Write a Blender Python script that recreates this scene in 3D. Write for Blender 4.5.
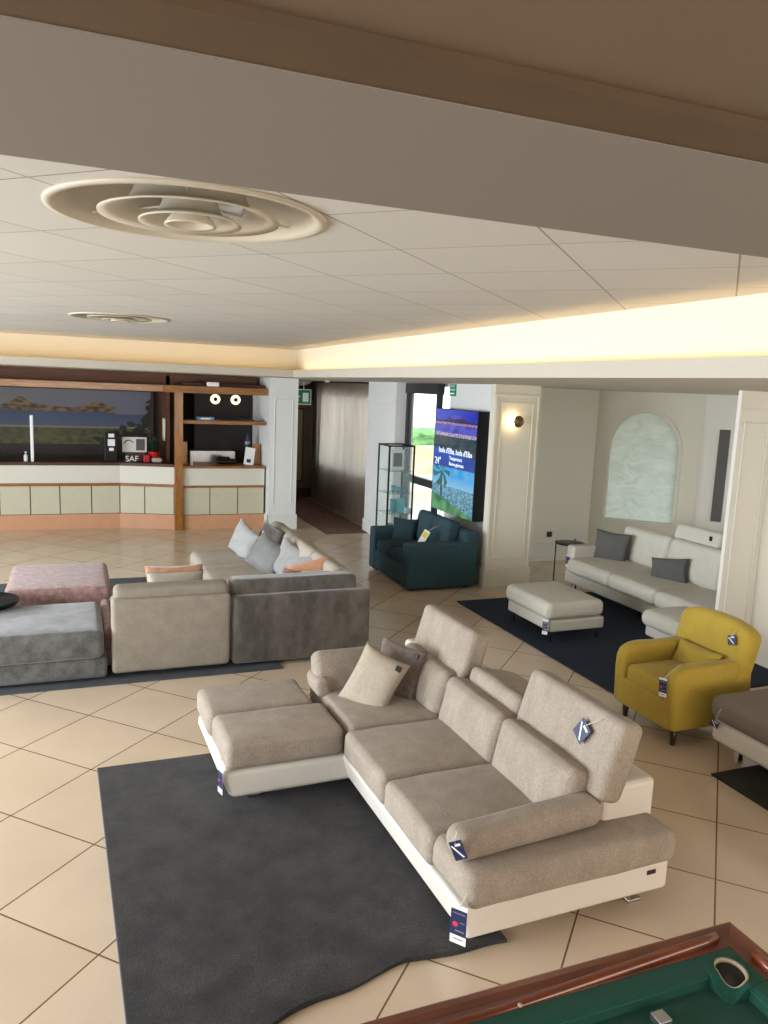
import bpy, bmesh, math, random
from mathutils import Vector, Matrix, noise
random.seed(7)
for o in list(bpy.data.objects): bpy.data.objects.remove(o)
SC = bpy.context.scene
COL = SC.collection
R = math.radians
# ------------------------------------------------------------------ camera
CAM = Vector((-0.0469, -6.5605, 2.4168))
YAW, PITCH, ROLL = R(21.797), R(8.934), R(2.377)
cy, sy = math.cos(YAW), math.sin(YAW)
fw = Vector((sy, cy, 0)); rt = Vector((cy, -sy, 0)); up = Vector((0, 0, 1))
F = fw*math.cos(PITCH) - up*math.sin(PITCH); U0 = up*math.cos(PITCH) + fw*math.sin(PITCH)
RT = rt*math.cos(ROLL) + U0*math.sin(ROLL); UP = U0*math.cos(ROLL) - rt*math.sin(ROLL)
cam = bpy.data.cameras.new('camera'); co = bpy.data.objects.new('camera', cam); COL.objects.link(co)
m3 = Matrix((RT, UP, -F)).transposed()
co.matrix_world = Matrix.Translation(CAM) @ m3.to_4x4()
cam.sensor_fit = 'HORIZONTAL'; cam.sensor_width = 36.0; cam.lens = 776.73/768*36; cam.clip_start = 0.02
SC.camera = co
# ------------------------------------------------------------------ world, lights, exposure
W = bpy.data.worlds.new('sky'); SC.world = W; W.use_nodes = True
bg = W.node_tree.nodes['Background']; bg.inputs[0].default_value = (0.80, 0.90, 1.0, 1); bg.inputs[1].default_value = 3.6
SC.view_settings.view_transform = 'Standard'; SC.view_settings.look = 'None'
SC.view_settings.gamma = 1; SC.view_settings.exposure = 0.2; SC.view_settings.use_curve_mapping = False

def area(name, loc, direction, sx, sy_, power, col, spread=180):
    l = bpy.data.lights.new(name, 'AREA'); l.shape = 'RECTANGLE'; l.size = sx; l.size_y = sy_
    l.energy = power; l.color = col; l.spread = R(spread)
    o = bpy.data.objects.new(name, l); COL.objects.link(o); o.location = loc
    o.rotation_euler = Vector(direction).to_track_quat('-Z', 'Y').to_euler(); return o
# daylight through the tall windows of the left wall (outside the frame) and added warm fill from behind the camera
for k, y in enumerate((-4.6, -1.0, 2.6)):
    area('window_and_fill_light', (-5.15, y, 1.45), (1, 0, -0.42), 2.4, 2.0, 215, (0.87, 0.94, 1.0), 150)
area('window_and_fill_light', (-1.2, -9.3, 1.4), (0.12, 1, -0.12), 4.5, 1.9, 36, (1.0, 0.82, 0.60))  # unseen warm fill, added for faces turned towards the camera
area('window_and_fill_light', (4.6, -9.3, 1.4), (0, 1, -0.12), 4.0, 1.9, 92, (1.0, 0.72, 0.44))
area('corridor_daylight', (4.95, 7.9, 1.55), (-1, 0, -0.1), 3.0, 1.5, 8, (0.9, 0.95, 1.0))

# ------------------------------------------------------------------ materials
def srgb(h):
    h = h.lstrip('#'); c = [int(h[i:i+2], 16)/255 for i in (0, 2, 4)]
    return tuple(((v+0.055)/1.055)**2.4 if v > 0.04045 else v/12.92 for v in c) + (1,)
class NT:
    def __init__(s, name):
        s.m = bpy.data.materials.new(name); s.m.use_nodes = True; s.t = s.m.node_tree
        s.b = s.t.nodes['Principled BSDF']; s.out = s.t.nodes['Material Output']
    def n(s, typ, **k):
        nd = s.t.nodes.new(typ)
        for a, v in k.items():
            if a.startswith('i_'): nd.inputs[int(a[2:])].default_value = v
            else: setattr(nd, a, v)
        return nd
    def l(s, a, b): s.t.links.new(a, b)
def mat(name, col, rough=0.6, metal=0.0, var=0.0, vscale=8.0, bump=0.0, bscale=60.0, sheen=0.0, spec=0.5, coat=0.0, emit=None, es=0, stretch=None, alpha=None, fine=0.0, fscale=220):
    t = NT(name); c = srgb(col) if isinstance(col, str) else col
    b = t.b; b.inputs['Base Color'].default_value = c; b.inputs['Roughness'].default_value = rough
    b.inputs['Metallic'].default_value = metal; b.inputs['Specular IOR Level'].default_value = spec
    if sheen: b.inputs['Sheen Weight'].default_value = sheen; b.inputs['Sheen Roughness'].default_value = 0.4
    if coat: b.inputs['Coat Weight'].default_value = coat; b.inputs['Coat Roughness'].default_value = 0.12
    if emit: b.inputs['Emission Color'].default_value = srgb(emit); b.inputs['Emission Strength'].default_value = es
    tc = t.n('ShaderNodeTexCoord'); src = tc.outputs['Object']
    if stretch:
        mp = t.n('ShaderNodeMapping'); mp.inputs['Scale'].default_value = stretch; t.l(src, mp.inputs[0]); src = mp.outputs[0]
    last = None
    if var:
        nz = t.n('ShaderNodeTexNoise'); nz.inputs['Scale'].default_value = vscale; nz.inputs['Detail'].default_value = 5
        nz.inputs['Roughness'].default_value = 0.65
        t.l(src, nz.inputs[0])
        mr = t.n('ShaderNodeMapRange'); mr.inputs[1].default_value = 0.37; mr.inputs[2].default_value = 0.63
        mr.inputs[3].default_value = 1-var; mr.inputs[4].default_value = 1+var; t.l(nz.outputs[0], mr.inputs[0])
        last = mr.outputs[0]
    if fine:
        n3 = t.n('ShaderNodeTexNoise'); n3.inputs['Scale'].default_value = fscale; n3.inputs['Detail'].default_value = 2
        t.l(src, n3.inputs[0])
        m2 = t.n('ShaderNodeMapRange'); m2.inputs[1].default_value = 0.36; m2.inputs[2].default_value = 0.64
        m2.inputs[3].default_value = 1-fine; m2.inputs[4].default_value = 1+fine; t.l(n3.outputs[0], m2.inputs[0])
        if last:
            mm = t.n('ShaderNodeMath', operation='MULTIPLY'); t.l(last, mm.inputs[0]); t.l(m2.outputs[0], mm.inputs[1]); last = mm.outputs[0]
        else: last = m2.outputs[0]
    if last:
        vm = t.n('ShaderNodeVectorMath', operation='SCALE'); vm.inputs[0].default_value = c[:3]; t.l(last, vm.inputs['Scale'])
        t.l(vm.outputs[0], b.inputs['Base Color'])
    if bump:
        n2 = t.n('ShaderNodeTexNoise'); n2.inputs['Scale'].default_value = bscale; n2.inputs['Detail'].default_value = 4
        t.l(src, n2.inputs[0]); bp = t.n('ShaderNodeBump'); bp.inputs['Strength'].default_value = bump; bp.inputs['Distance'].default_value = 0.01
        t.l(n2.outputs[0], bp.inputs['Height']); t.l(bp.outputs[0], b.inputs['Normal'])
    return t.m
def glass_mat(name, tint, a=0.15, rough=0.05):
    t = NT(name); b = t.b
    b.inputs['Base Color'].default_value = srgb(tint); b.inputs['Roughness'].default_value = rough
    b.inputs['Alpha'].default_value = a; b.inputs['Specular IOR Level'].default_value = 0.8
    return t.m
def attr_mat(name, rough=0.6, emit=0.0):
    t = NT(name); a = t.n('ShaderNodeVertexColor', layer_name='paint')
    if emit:
        t.b.inputs['Base Color'].default_value = (0.01, 0.01, 0.01, 1); t.l(a.outputs[0], t.b.inputs['Emission Color']); t.b.inputs['Emission Strength'].default_value = emit
    else: t.l(a.outputs[0], t.b.inputs['Base Color'])
    t.b.inputs['Roughness'].default_value = rough; return t.m
def wood(name, c1, c2, rough=0.3, scale=(1, 12, 12), coat=0.3):
    t = NT(name); tc = t.n('ShaderNodeTexCoord'); mp = t.n('ShaderNodeMapping'); mp.inputs['Scale'].default_value = scale
    t.l(tc.outputs['Object'], mp.inputs[0]); nz = t.n('ShaderNodeTexNoise'); nz.inputs['Scale'].default_value = 3; nz.inputs['Detail'].default_value = 6
    nz.inputs['Distortion'].default_value = 1.2; t.l(mp.outputs[0], nz.inputs[0])
    cr = t.n('ShaderNodeValToRGB'); cr.color_ramp.elements[0].color = srgb(c1); cr.color_ramp.elements[1].color = srgb(c2)
    cr.color_ramp.elements[0].position = 0.3; cr.color_ramp.elements[1].position = 0.7
    t.l(nz.outputs[0], cr.inputs[0]); t.l(cr.outputs[0], t.b.inputs['Base Color']); t.b.inputs['Roughness'].default_value = rough
    t.b.inputs['Coat Weight'].default_value = coat; t.b.inputs['Coat Roughness'].default_value = 0.15; return t.m
def tile_mat(name, cols, grout, size, mortar, rough, rot=45, off=(0, 0, 0), bumpy=0.3, nvar=0.06):
    t = NT(name); ge = t.n('ShaderNodeNewGeometry'); mp = t.n('ShaderNodeMapping'); mp.inputs['Rotation'].default_value = (0, 0, R(rot))
    mp.inputs['Location'].default_value = off
    t.l(ge.outputs['Position'], mp.inputs[0]); br = t.n('ShaderNodeTexBrick', offset=0.0, squash=1.0)
    t.l(mp.outputs[0], br.inputs['Vector']); br.inputs['Scale'].default_value = 1.0
    br.inputs['Color1'].default_value = srgb(cols[0]); br.inputs['Color2'].default_value = srgb(cols[1]); br.inputs['Mortar'].default_value = srgb(grout)
    br.inputs['Mortar Size'].default_value = mortar; br.inputs['Mortar Smooth'].default_value = 0.1
    br.inputs['Brick Width'].default_value = size; br.inputs['Row Height'].default_value = size
    nz = t.n('ShaderNodeTexNoise'); nz.inputs['Scale'].default_value = 2.2; nz.inputs['Detail'].default_value = 6; t.l(mp.outputs[0], nz.inputs[0])
    mr = t.n('ShaderNodeMapRange'); mr.inputs[1].default_value = 0.3; mr.inputs[2].default_value = 0.7; mr.inputs[3].default_value = 1-nvar; mr.inputs[4].default_value = 1+nvar
    t.l(nz.outputs[0], mr.inputs[0]); vm = t.n('ShaderNodeVectorMath', operation='SCALE'); t.l(br.outputs[0], vm.inputs[0]); t.l(mr.outputs[0], vm.inputs['Scale'])
    t.l(vm.outputs[0], t.b.inputs['Base Color']); t.b.inputs['Roughness'].default_value = rough
    bp = t.n('ShaderNodeBump', invert=True); bp.inputs['Strength'].default_value = bumpy; bp.inputs['Distance'].default_value = 0.004
    t.l(br.outputs['Fac'], bp.inputs['Height']); t.l(bp.outputs[0], t.b.inputs['Normal']); return t.m

M = dict(
 floor=tile_mat('floor_tile', ('#cfbba4', '#c9b49b'), '#6b5540', 0.6, 0.0045, 0.18),
 panel=tile_mat('ceiling_panel', ('#c4c0b8', '#c0bcb3'), '#8d877c', 0.6, 0.004, 0.8, 45, (0.2, 0.02, 0), 0.5, 0.01),
 cove=mat('cove_paint', '#dcd3c2', 0.8),
 dwood2=wood('fascia_wood', '#4f2a12', '#6b3c1c', 0.5, (1, 8, 8), 0.05),
 plaster=mat('plaster', '#bab2a4', 0.75, bump=0.02),
 beam=mat('beam_paint', '#797066', 0.7, bump=0.03, bscale=20),
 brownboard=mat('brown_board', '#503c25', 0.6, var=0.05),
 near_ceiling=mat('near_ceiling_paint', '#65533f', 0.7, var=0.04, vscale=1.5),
 wall=mat('wall_paint', '#dcd9d0', 0.6, bump=0.02),
 wall_warm=mat('warm_wall_paint', '#d6d0bf', 0.6, bump=0.02),
 wall_cool=mat('cool_wall_paint', '#dcdddb', 0.55, bump=0.02),
 dark_trim=mat('dark_frame', '#26282b', 0.4),
 wood=wood('reddish_wood', '#74441a', '#9c6426', 0.45, (1, 9, 9), 0.1),
 wood_v=wood('reddish_wood_upright', '#7c4a14', '#a06826', 0.35, (9, 9, 1)),
 dwood=wood('dark_brown_wood', '#34180b', '#502812', 0.55, (1, 8, 8), 0.05),
 highlight_wood=wood('pink_highlight_wood', '#8a6040', '#b5895f', 0.3, (1, 9, 9)),  # pink highlight on the header beam, painted as a paler wood
 bwall=mat('dark_back_wall', '#160d0a', 0.6, var=0.1),
 peach=mat('peach_plinth', '#c1906c', 0.5, var=0.04),
 cpanel=mat('counter_panel', '#bdb9a2', 0.5, var=0.02),
 cfascia=mat('counter_fascia', '#cfcdc0', 0.5),
 greige=mat('greige_fabric', '#9a8d7f', 0.95, var=0.09, vscale=10, bump=0.4, bscale=220, sheen=0.12, fine=0.16, fscale=210, stretch=(1, 1, 0.4)),
 leather=mat('white_leather', '#dad3c8', 0.45, bump=0.04, bscale=120),
 brownp=mat('brown_chenille', '#6f6157', 0.95, var=0.2, vscale=30, bump=0.5, bscale=220, sheen=0.3, fine=0.15),
 beigep=mat('beige_weave', '#aa9e8d', 0.95, var=0.06, vscale=30, bump=0.4, bscale=300, fine=0.14, fscale=300),
 grey_velvet=mat('grey_velvet', '#565049', 0.9, var=0.34, vscale=7, bump=0.2, bscale=140, sheen=0.6, fine=0.08, stretch=(1, 1, 0.5)),
 blue_velvet=mat('blue_grey_velvet', '#5a5957', 0.9, var=0.34, vscale=9, bump=0.25, bscale=100, sheen=0.5, fine=0.08),
 lbeige=mat('light_beige_linen', '#8e8578', 0.95, var=0.08, vscale=12, bump=0.3, bscale=300, fine=0.12, fscale=280),
 cream=mat('cream_linen', '#aaa193', 0.95, var=0.05, bump=0.2, bscale=250, fine=0.06),
 pink=mat('pink_chenille', '#977671', 0.95, var=0.30, vscale=16, bump=0.6, bscale=140, sheen=0.4, fine=0.15, fscale=180),
 peachv=mat('peach_velvet', '#b98768', 0.9, var=0.15, vscale=12, sheen=0.4, bump=0.1),
 greysatin=mat('grey_satin', '#6f6f6c', 0.6, var=0.1, vscale=8, sheen=0.5),
 iceblue=mat('ice_blue_velvet', '#9a9a98', 0.9, var=0.08, vscale=10, sheen=0.5, bump=0.1),
 greyp=mat('charcoal_fabric', '#5c5b59', 0.95, var=0.06, bump=0.15, bscale=250, fine=0.05),
 offwhite=mat('off_white_fabric', '#c8c4b8', 0.95, var=0.03, bump=0.15, bscale=250, fine=0.05),
 teal=mat('petrol_fabric', '#2a444c', 0.95, var=0.08, vscale=15, bump=0.2, bscale=250, fine=0.08),
 teald=mat('dark_petrol_fabric', '#1f363d', 0.95, var=0.08, vscale=15, bump=0.2, bscale=250, fine=0.08),
 mustard=mat('mustard_fabric', '#b09536', 0.9, var=0.05, vscale=10, bump=0.15, bscale=300, sheen=0.2, fine=0.06),
 taupe=mat('taupe_fabric', '#7d7268', 0.95, var=0.05, bump=0.15, bscale=250, fine=0.08),
 legdark=mat('dark_wood_leg', '#2c1a10', 0.35),
 chrome=mat('chrome', '#c9c9c9', 0.15, 1.0),
 black=mat('black_metal', '#141416', 0.35, 0.6),
 blackp=mat('black_plastic', '#08080a', 0.45, spec=0.3),
 rug=mat('dark_grey_pile', '#2e2c2b', 1.0, var=0.42, vscale=4.5, bump=0.7, bscale=180, sheen=0.10, fine=0.35, fscale=130),
 rugl=mat('rug_edge', '#5b6470', 0.9),
 bluerug=mat('navy_pile', '#0b1d31', 1.0, var=0.25, vscale=7, bump=0.8, bscale=80, fine=0.2, fscale=90),
 greenrug=mat('dark_olive_pile', '#2c2a20', 1.0, var=0.2, vscale=7, bump=0.6, bscale=90),
 slaterug=mat('slate_pile', '#45484c', 1.0, var=0.15, vscale=7, bump=0.5, bscale=90),
 redrug=mat('brown_red_pile', '#6a4a40', 1.0, var=0.35, vscale=12, bump=0.5, bscale=80),
 felt=mat('green_felt', '#08493a', 0.95, var=0.04, vscale=30, bump=0.1, bscale=400, sheen=0.15),
 rail=wood('mahogany_rail', '#57230f', '#7a3a1e', 0.28, (6, 1, 6), 0.6),
 railx=wood('mahogany_rail_cross', '#57230f', '#7a3a1e', 0.28, (1, 6, 6), 0.6),
 pocket=mat('pocket_leather', '#1c0f0a', 0.6),
 ivory=mat('ivory_rim', '#b3a68a', 0.45),
 diff=mat('diffuser_enamel', '#b8ae9b', 0.45),
 darkhole=mat('duct_dark', '#191613', 0.9),
 glass=glass_mat('clear_glass', '#cfe6e2', 0.10), gshelf=glass_mat('green_edge_glass', '#8fc4bc', 0.45),
 aqua=glass_mat('aqua_glassware', '#3fa7b5', 0.6),
 wglass=glass_mat('window_glass', '#e8f2f4', 0.06),
 white=mat('white_card', '#e6e6e2', 0.5), paper=mat('paper', '#d8d6cf', 0.6),
 navy=mat('navy_print', '#1a2750', 0.45), red=mat('red_sticker', '#c23446', 0.5), yellow=mat('yellow_sticker', '#d6c024', 0.5),
 cord=mat('pale_cord', '#cdbfa8', 0.7), green=mat('sign_green', '#0a7a56', 0.5, emit='#0a7a56', es=0.12), signw=mat('sign_white', '#dfe9e2', 0.5, emit='#dfe9e2', es=0.15),
 gold=mat('aged_brass', '#6e5a34', 0.4, 0.6), redp=mat('red_wrap', '#b3141b', 0.5), leaf=mat('leaf_green', '#1d3a1b', 0.5, var=0.2),
 stone=mat('garden_stone', '#d6c59c', 0.9, var=0.2, vscale=2.0), hedge=mat('hedge_green', '#6fa35c', 0.9, var=0.35, vscale=5), paving=mat('pale_paving', '#c9c0ab', 0.9, var=0.05),
 doorp=mat('yellowish_door_panel', '#8b7d53', 0.5), doorf=mat('brown_door_frame', '#6b5540', 0.5), brownwall=mat('brown_wall', '#3a2820', 0.7),
 silver=mat('brushed_silver', '#a9aaac', 0.3, 0.9), bluebox=mat('blue_print', '#6b90b8', 0.5), wfoot=mat('wedge_grey', '#8a8985', 0.5),
)
def emis(name, col, s):
    t = NT(name); e = t.n('ShaderNodeEmission'); e.inputs[0].default_value = srgb(col); e.inputs[1].default_value = s
    t.l(e.outputs[0], t.out.inputs[0]); return t.m
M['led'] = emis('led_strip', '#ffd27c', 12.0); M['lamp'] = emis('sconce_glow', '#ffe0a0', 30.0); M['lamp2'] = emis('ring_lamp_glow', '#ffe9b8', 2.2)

# ------------------------------------------------------------------ mesh helpers
def link_mesh(name, bm, m, parent=None, smooth=False, origin=None):
    me = bpy.data.meshes.new(name)
    bmesh.ops.recalc_face_normals(bm, faces=bm.faces)
    if parent is not None: base = wloc[parent.name]
    else:
        if origin is None:
            xs = [v.co for v in bm.verts]
            base = Vector(((min(c.x for c in xs)+max(c.x for c in xs))/2, (min(c.y for c in xs)+max(c.y for c in xs))/2, min(c.z for c in xs)))
        else: base = Vector(origin)
    for v in bm.verts: v.co -= base
    bm.to_mesh(me); bm.free()
    me.materials.append(m)
    if smooth:
        for p in me.polygons: p.use_smooth = True
    o = bpy.data.objects.new(name, me); COL.objects.link(o)
    if parent is not None: o.parent = parent; wloc[o.name] = base
    else: o.location = base; wloc[o.name] = base
    return o
wloc = {}
def tag(o, label=None, cat=None, group=None, kind=None):
    if label: o['label'] = label
    if cat: o['category'] = cat
    if group: o['group'] = group
    if kind: o['kind'] = kind
    return o
def thing(name, label, cat, loc, group=None):
    o = bpy.data.objects.new(name, None); COL.objects.link(o); o.location = loc; o.empty_display_size = 0.1
    wloc[o.name] = Vector(loc); return tag(o, label, cat, group)
def box_into(bm, x0, x1, y0, y1, z0, z1, bev=0.0, seg=2):
    r = bmesh.ops.create_cube(bm, size=1.0); vs = r['verts']
    for v in vs: v.co = Vector((x0+(v.co.x+.5)*(x1-x0), y0+(v.co.y+.5)*(y1-y0), z0+(v.co.z+.5)*(z1-z0)))
    if bev:
        es = {e for v in vs for e in v.link_edges}
        bmesh.ops.bevel(bm, geom=list(es), offset=bev, segments=seg, affect='EDGES', profile=0.5)
    return vs
def box(name, m, parent, *a, bev=0.0, smooth=False):
    bm = bmesh.new(); box_into(bm, *a, bev=bev); return link_mesh(name, bm, m, parent, smooth)
def boxes(name, m, parent, lst, bev=0.0):
    bm = bmesh.new()
    for a in lst: box_into(bm, *a, bev=bev)
    return link_mesh(name, bm, m, parent)
def struct(name, m, lst, bev=0.0):
    o = boxes(name, m, None, lst, bev); o['kind'] = 'structure'; return o
def steps(h, r, k, n):
    a = [-h+r*(i/k) for i in range(k)]; mid = [-h+r+(2*h-2*r)*i/n for i in range(n+1)]
    b = [h-r*(1-(i+1)/k) for i in range(k)]
    out = a+mid+b; res = []
    for v in out:
        if not res or v-res[-1] > 1e-6: res.append(v)
    return res
def soft_bm(c, d, r=0.04, puff=(0, 0, 0), rot=(0, 0, 0), n=10, wr=0.0, taper=None, seed=0, shear=None):
    """rounded, puffed box: c centre, d full size"""
    hx, hy, hz = d[0]/2, d[1]/2, d[2]/2; r = min(r, hx*.98, hy*.98, hz*.98)
    H = (hx, hy, hz); S = [steps(h, r, 4, n) for h in H]
    bm = bmesh.new(); cache = {}
    def vert(p):
        k = tuple(round(v, 5) for v in p)
        if k in cache: return cache[k]
        q = Vector(p); inner = Vector([max(-H[i]+r, min(H[i]-r, q[i])) for i in range(3)])
        dl = q-inner
        if dl.length > 1e-9:
            nrm = dl.normalized(); q2 = inner+nrm*r
        else: nrm = Vector((0, 0, 0)); q2 = q.copy()
        f = [1-(q[i]/H[i])**2 for i in range(3)]
        for i in range(3):
            j, k2 = (i+1) % 3, (i+2) % 3
            if abs(abs(q[i])-H[i]) < 1e-6: q2[i] += math.copysign(puff[i]*max(0, f[j])*max(0, f[k2]), q[i])
            else:
                w = abs(nrm[i]);  q2[i] += math.copysign(puff[i]*max(0, f[j])*max(0, f[k2])*w, q[i]) if w > 0 else 0
        if taper: q2 = Vector(taper(q2, H))
        if wr:
            nv = noise.noise_vector(q2*6+Vector((seed, seed*1.7, 0)))*wr; q2 += nv
        v = bm.verts.new(q2); cache[k] = v; return v
    for ax in range(3):
        j, k2 = (ax+1) % 3, (ax+2) % 3
        for sgn in (-1, 1):
            for a in range(len(S[j])-1):
                for b in range(len(S[k2])-1):
                    ps = []
                    for (u, v) in ((a, b), (a+1, b), (a+1, b+1), (a, b+1)):
                        p = [0, 0, 0]; p[ax] = sgn*H[ax]; p[j] = S[j][u]; p[k2] = S[k2][v]; ps.append(vert(p))
                    if sgn < 0: ps.reverse()
                    try: bm.faces.new(ps)
                    except ValueError: pass
    mt = Matrix.Translation(Vector(c)) @ (Matrix.Rotation(R(rot[2]), 4, 'Z') @ Matrix.Rotation(R(rot[1]), 4, 'Y') @ Matrix.Rotation(R(rot[0]), 4, 'X'))
    bm.transform(mt); return bm
def soft(name, m, parent, c, d, **k):
    return link_mesh(name, soft_bm(c, d, **k), m, parent, True)
def pillow_bm(c, w, h, t, rot, n=16, seed=0, pinch=0.08, fold=0.0):
    """square scatter cushion standing in its local XZ plane, thickness along Y"""
    bm = bmesh.new(); g = {}
    for s in (-1, 1):
        for i in range(n+1):
            for j in range(n+1):
                u, v = -1+2*i/n, -1+2*j/n
                edge = i in (0, n) or j in (0, n)
                if edge and s == 1: g[(s, i, j)] = g[(-1, i, j)]; continue
                x = u*w/2*(1-pinch*(1-abs(u)**2)*0 - pinch*(1-v*v)*abs(u)**3)
                z = v*h/2*(1-pinch*(1-u*u)*abs(v)**3)
                th = t/2*((1-abs(u)**2.6)*(1-abs(v)**2.6))**0.55
                y = s*th
                p = Vector((x, y, z)); p += noise.noise_vector(Vector((x*7+seed, s*3, z*7)))*0.008*(0 if edge else 1)
                if fold: p.y += fold*(u*u)
                g[(s, i, j)] = bm.verts.new(p)
    for s in (-1, 1):
        for i in range(n):
            for j in range(n):
                q = [g[(s, i, j)], g[(s, i+1, j)], g[(s, i+1, j+1)], g[(s, i, j+1)]]
                if s > 0: q.reverse()
                bm.faces.new(q)
    bm.transform(Matrix.Translation(Vector(c)) @ Matrix.Rotation(R(rot[2]), 4, 'Z') @ Matrix.Rotation(R(rot[1]), 4, 'Y') @ Matrix.Rotation(R(rot[0]), 4, 'X'))
    return bm
def pillow(name, label, m, c, w, h, t, rot, group=None, seed=0, patch=None, fold=0.0):
    o = link_mesh(name, pillow_bm(c, w, h, t, rot, seed=seed, fold=fold), m, None, True)
    tag(o, label, 'cushion', group)
    if patch:
        px, pz = patch; py = -t/2*((1-abs(2*px/w)**2.6)*(1-abs(2*pz/h)**2.6))**.55*.98; bm = bmesh.new(); box_into(bm, px-.018, px+.018, py-.010, py+.004, pz-.018, pz+.018)
        bm.transform(Matrix.Translation(Vector(c)) @ Matrix.Rotation(R(rot[2]), 4, 'Z') @ Matrix.Rotation(R(rot[1]), 4, 'Y') @ Matrix.Rotation(R(rot[0]), 4, 'X'))
        p = link_mesh('label_patch', bm, M['blackp'], o); p['label'] = 'small black maker patch'
    return o
def prism(name, m, parent, pts, axis, a0, a1, bev=0, smooth=False):
    """polygon pts in the plane perpendicular to axis, extruded a0..a1"""
    bm = bmesh.new()
    def P(p, a):
        if axis == 'x': return Vector((a, p[0], p[1]))
        if axis == 'y': return Vector((p[0], a, p[1]))
        return Vector((p[0], p[1], a))
    A = [bm.verts.new(P(p, a0)) for p in pts]; B = [bm.verts.new(P(p, a1)) for p in pts]
    bm.faces.new(A); bm.faces.new(B[::-1])
    for i in range(len(pts)):
        j = (i+1) % len(pts); bm.faces.new((A[i], A[j], B[j], B[i]))
    if bev: bmesh.ops.recalc_face_normals(bm, faces=bm.faces); bmesh.ops.bevel(bm, geom=list(bm.edges), offset=bev, segments=3, affect='EDGES', profile=0.5)
    return link_mesh(name, bm, m, parent, smooth)
def tube_into(bm, pts, rad, seg=8, cap=True):
    pts = [Vector(p) for p in pts]; rings = []
    for i, p in enumerate(pts):
        d = (pts[min(i+1, len(pts)-1)]-pts[max(i-1, 0)]).normalized()
        a = d.orthogonal().normalized() if abs(d.z) < .95 else Vector((1, 0, 0)); a = (a-d*a.dot(d)).normalized(); b = d.cross(a)
        rr = rad[i] if isinstance(rad, (list, tuple)) else rad
        rings.append([bm.verts.new(p+(a*math.cos(2*math.pi*k/seg)+b*math.sin(2*math.pi*k/seg))*rr) for k in range(seg)])
    for i in range(len(rings)-1):
        for k in range(seg):
            bm.faces.new((rings[i][k], rings[i][(k+1) % seg], rings[i+1][(k+1) % seg], rings[i+1][k]))
    if cap: bm.faces.new(rings[0][::-1]); bm.faces.new(rings[-1])
def tube(name, m, parent, pts, rad, seg=8):
    bm = bmesh.new(); tube_into(bm, pts, rad, seg); return link_mesh(name, bm, m, parent, True)
def lathe(name, m, parent, c, prof, seg=48, axis='z', closed=False):
    bm = bmesh.new(); rings = []
    for (r, z) in prof:
        ring = []
        for k in range(seg):
            a = 2*math.pi*k/seg; p = Vector((r*math.cos(a), r*math.sin(a), z))
            if axis == 'y': p = Vector((p.x, p.z, p.y))
            if axis == 'x': p = Vector((p.z, p.x, p.y))
            ring.append(bm.verts.new(p+Vector(c)))
        rings.append(ring)
    L = len(rings)
    for i in range(L if closed else L-1):
        j = (i+1) % L
        for k in range(seg): bm.faces.new((rings[i][k], rings[i][(k+1) % seg], rings[j][(k+1) % seg], rings[j][k]))
    if not closed:
        if prof[0][0] > 1e-4: bm.faces.new(rings[0][::-1])
        if prof[-1][0] > 1e-4: bm.faces.new(rings[-1])
    bmesh.ops.remove_doubles(bm, verts=bm.verts, dist=1e-5)
    return link_mesh(name, bm, m, parent, True)
def text_bm(s, size, loc, xdir, updir, depth=0.002, align='CENTER'):
    cu = bpy.data.curves.new('t', 'FONT'); cu.body = s; cu.size = size; cu.extrude = depth; cu.align_x = align; cu.align_y = 'CENTER'
    ob = bpy.data.objects.new('t', cu); COL.objects.link(ob); dg = bpy.context.evaluated_depsgraph_get(); dg.update()
    me = ob.evaluated_get(dg).to_mesh(); bm = bmesh.new(); bm.from_mesh(me); ob.evaluated_get(dg).to_mesh_clear()
    bpy.data.objects.remove(ob); bpy.data.curves.remove(cu)
    x = Vector(xdir).normalized(); y = Vector(updir).normalized(); z = x.cross(y)
    mt = Matrix((x, y, z)).transposed().to_4x4(); mt.translation = Vector(loc); bm.transform(mt); return bm
def text(name, m, parent, s, size, loc, xdir, updir=(0, 0, 1), depth=0.002, align='CENTER'):
    return link_mesh(name, text_bm(s, size, loc, xdir, updir, depth, align), m, parent)
def painted(name, m, parent, p0, xv, zv, nx, nz, func, thick):
    """picture surface: grid from p0 along xv and zv with painted colours, back extruded by thick"""
    bm = bmesh.new(); lay = bm.verts.layers.float_color.new('paint'); p0, xv, zv, thick = map(Vector, (p0, xv, zv, thick)); g = []
    for j in range(nz+1):
        for i in range(nx+1):
            v = bm.verts.new(p0+xv*(i/nx)+zv*(j/nz)); c = func(i/nx, j/nz); v[lay] = (c[0], c[1], c[2], 1); g.append(v)
    for j in range(nz):
        for i in range(nx):
            a = j*(nx+1)+i; bm.faces.new((g[a], g[a+1], g[a+nx+2], g[a+nx+1]))
    return link_mesh(name, bm, m, parent)
def mixc(a, b, t): t = max(0, min(1, t)); return tuple(a[i]*(1-t)+b[i]*t for i in range(3))
def hx(s): return srgb(s)[:3]

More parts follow.
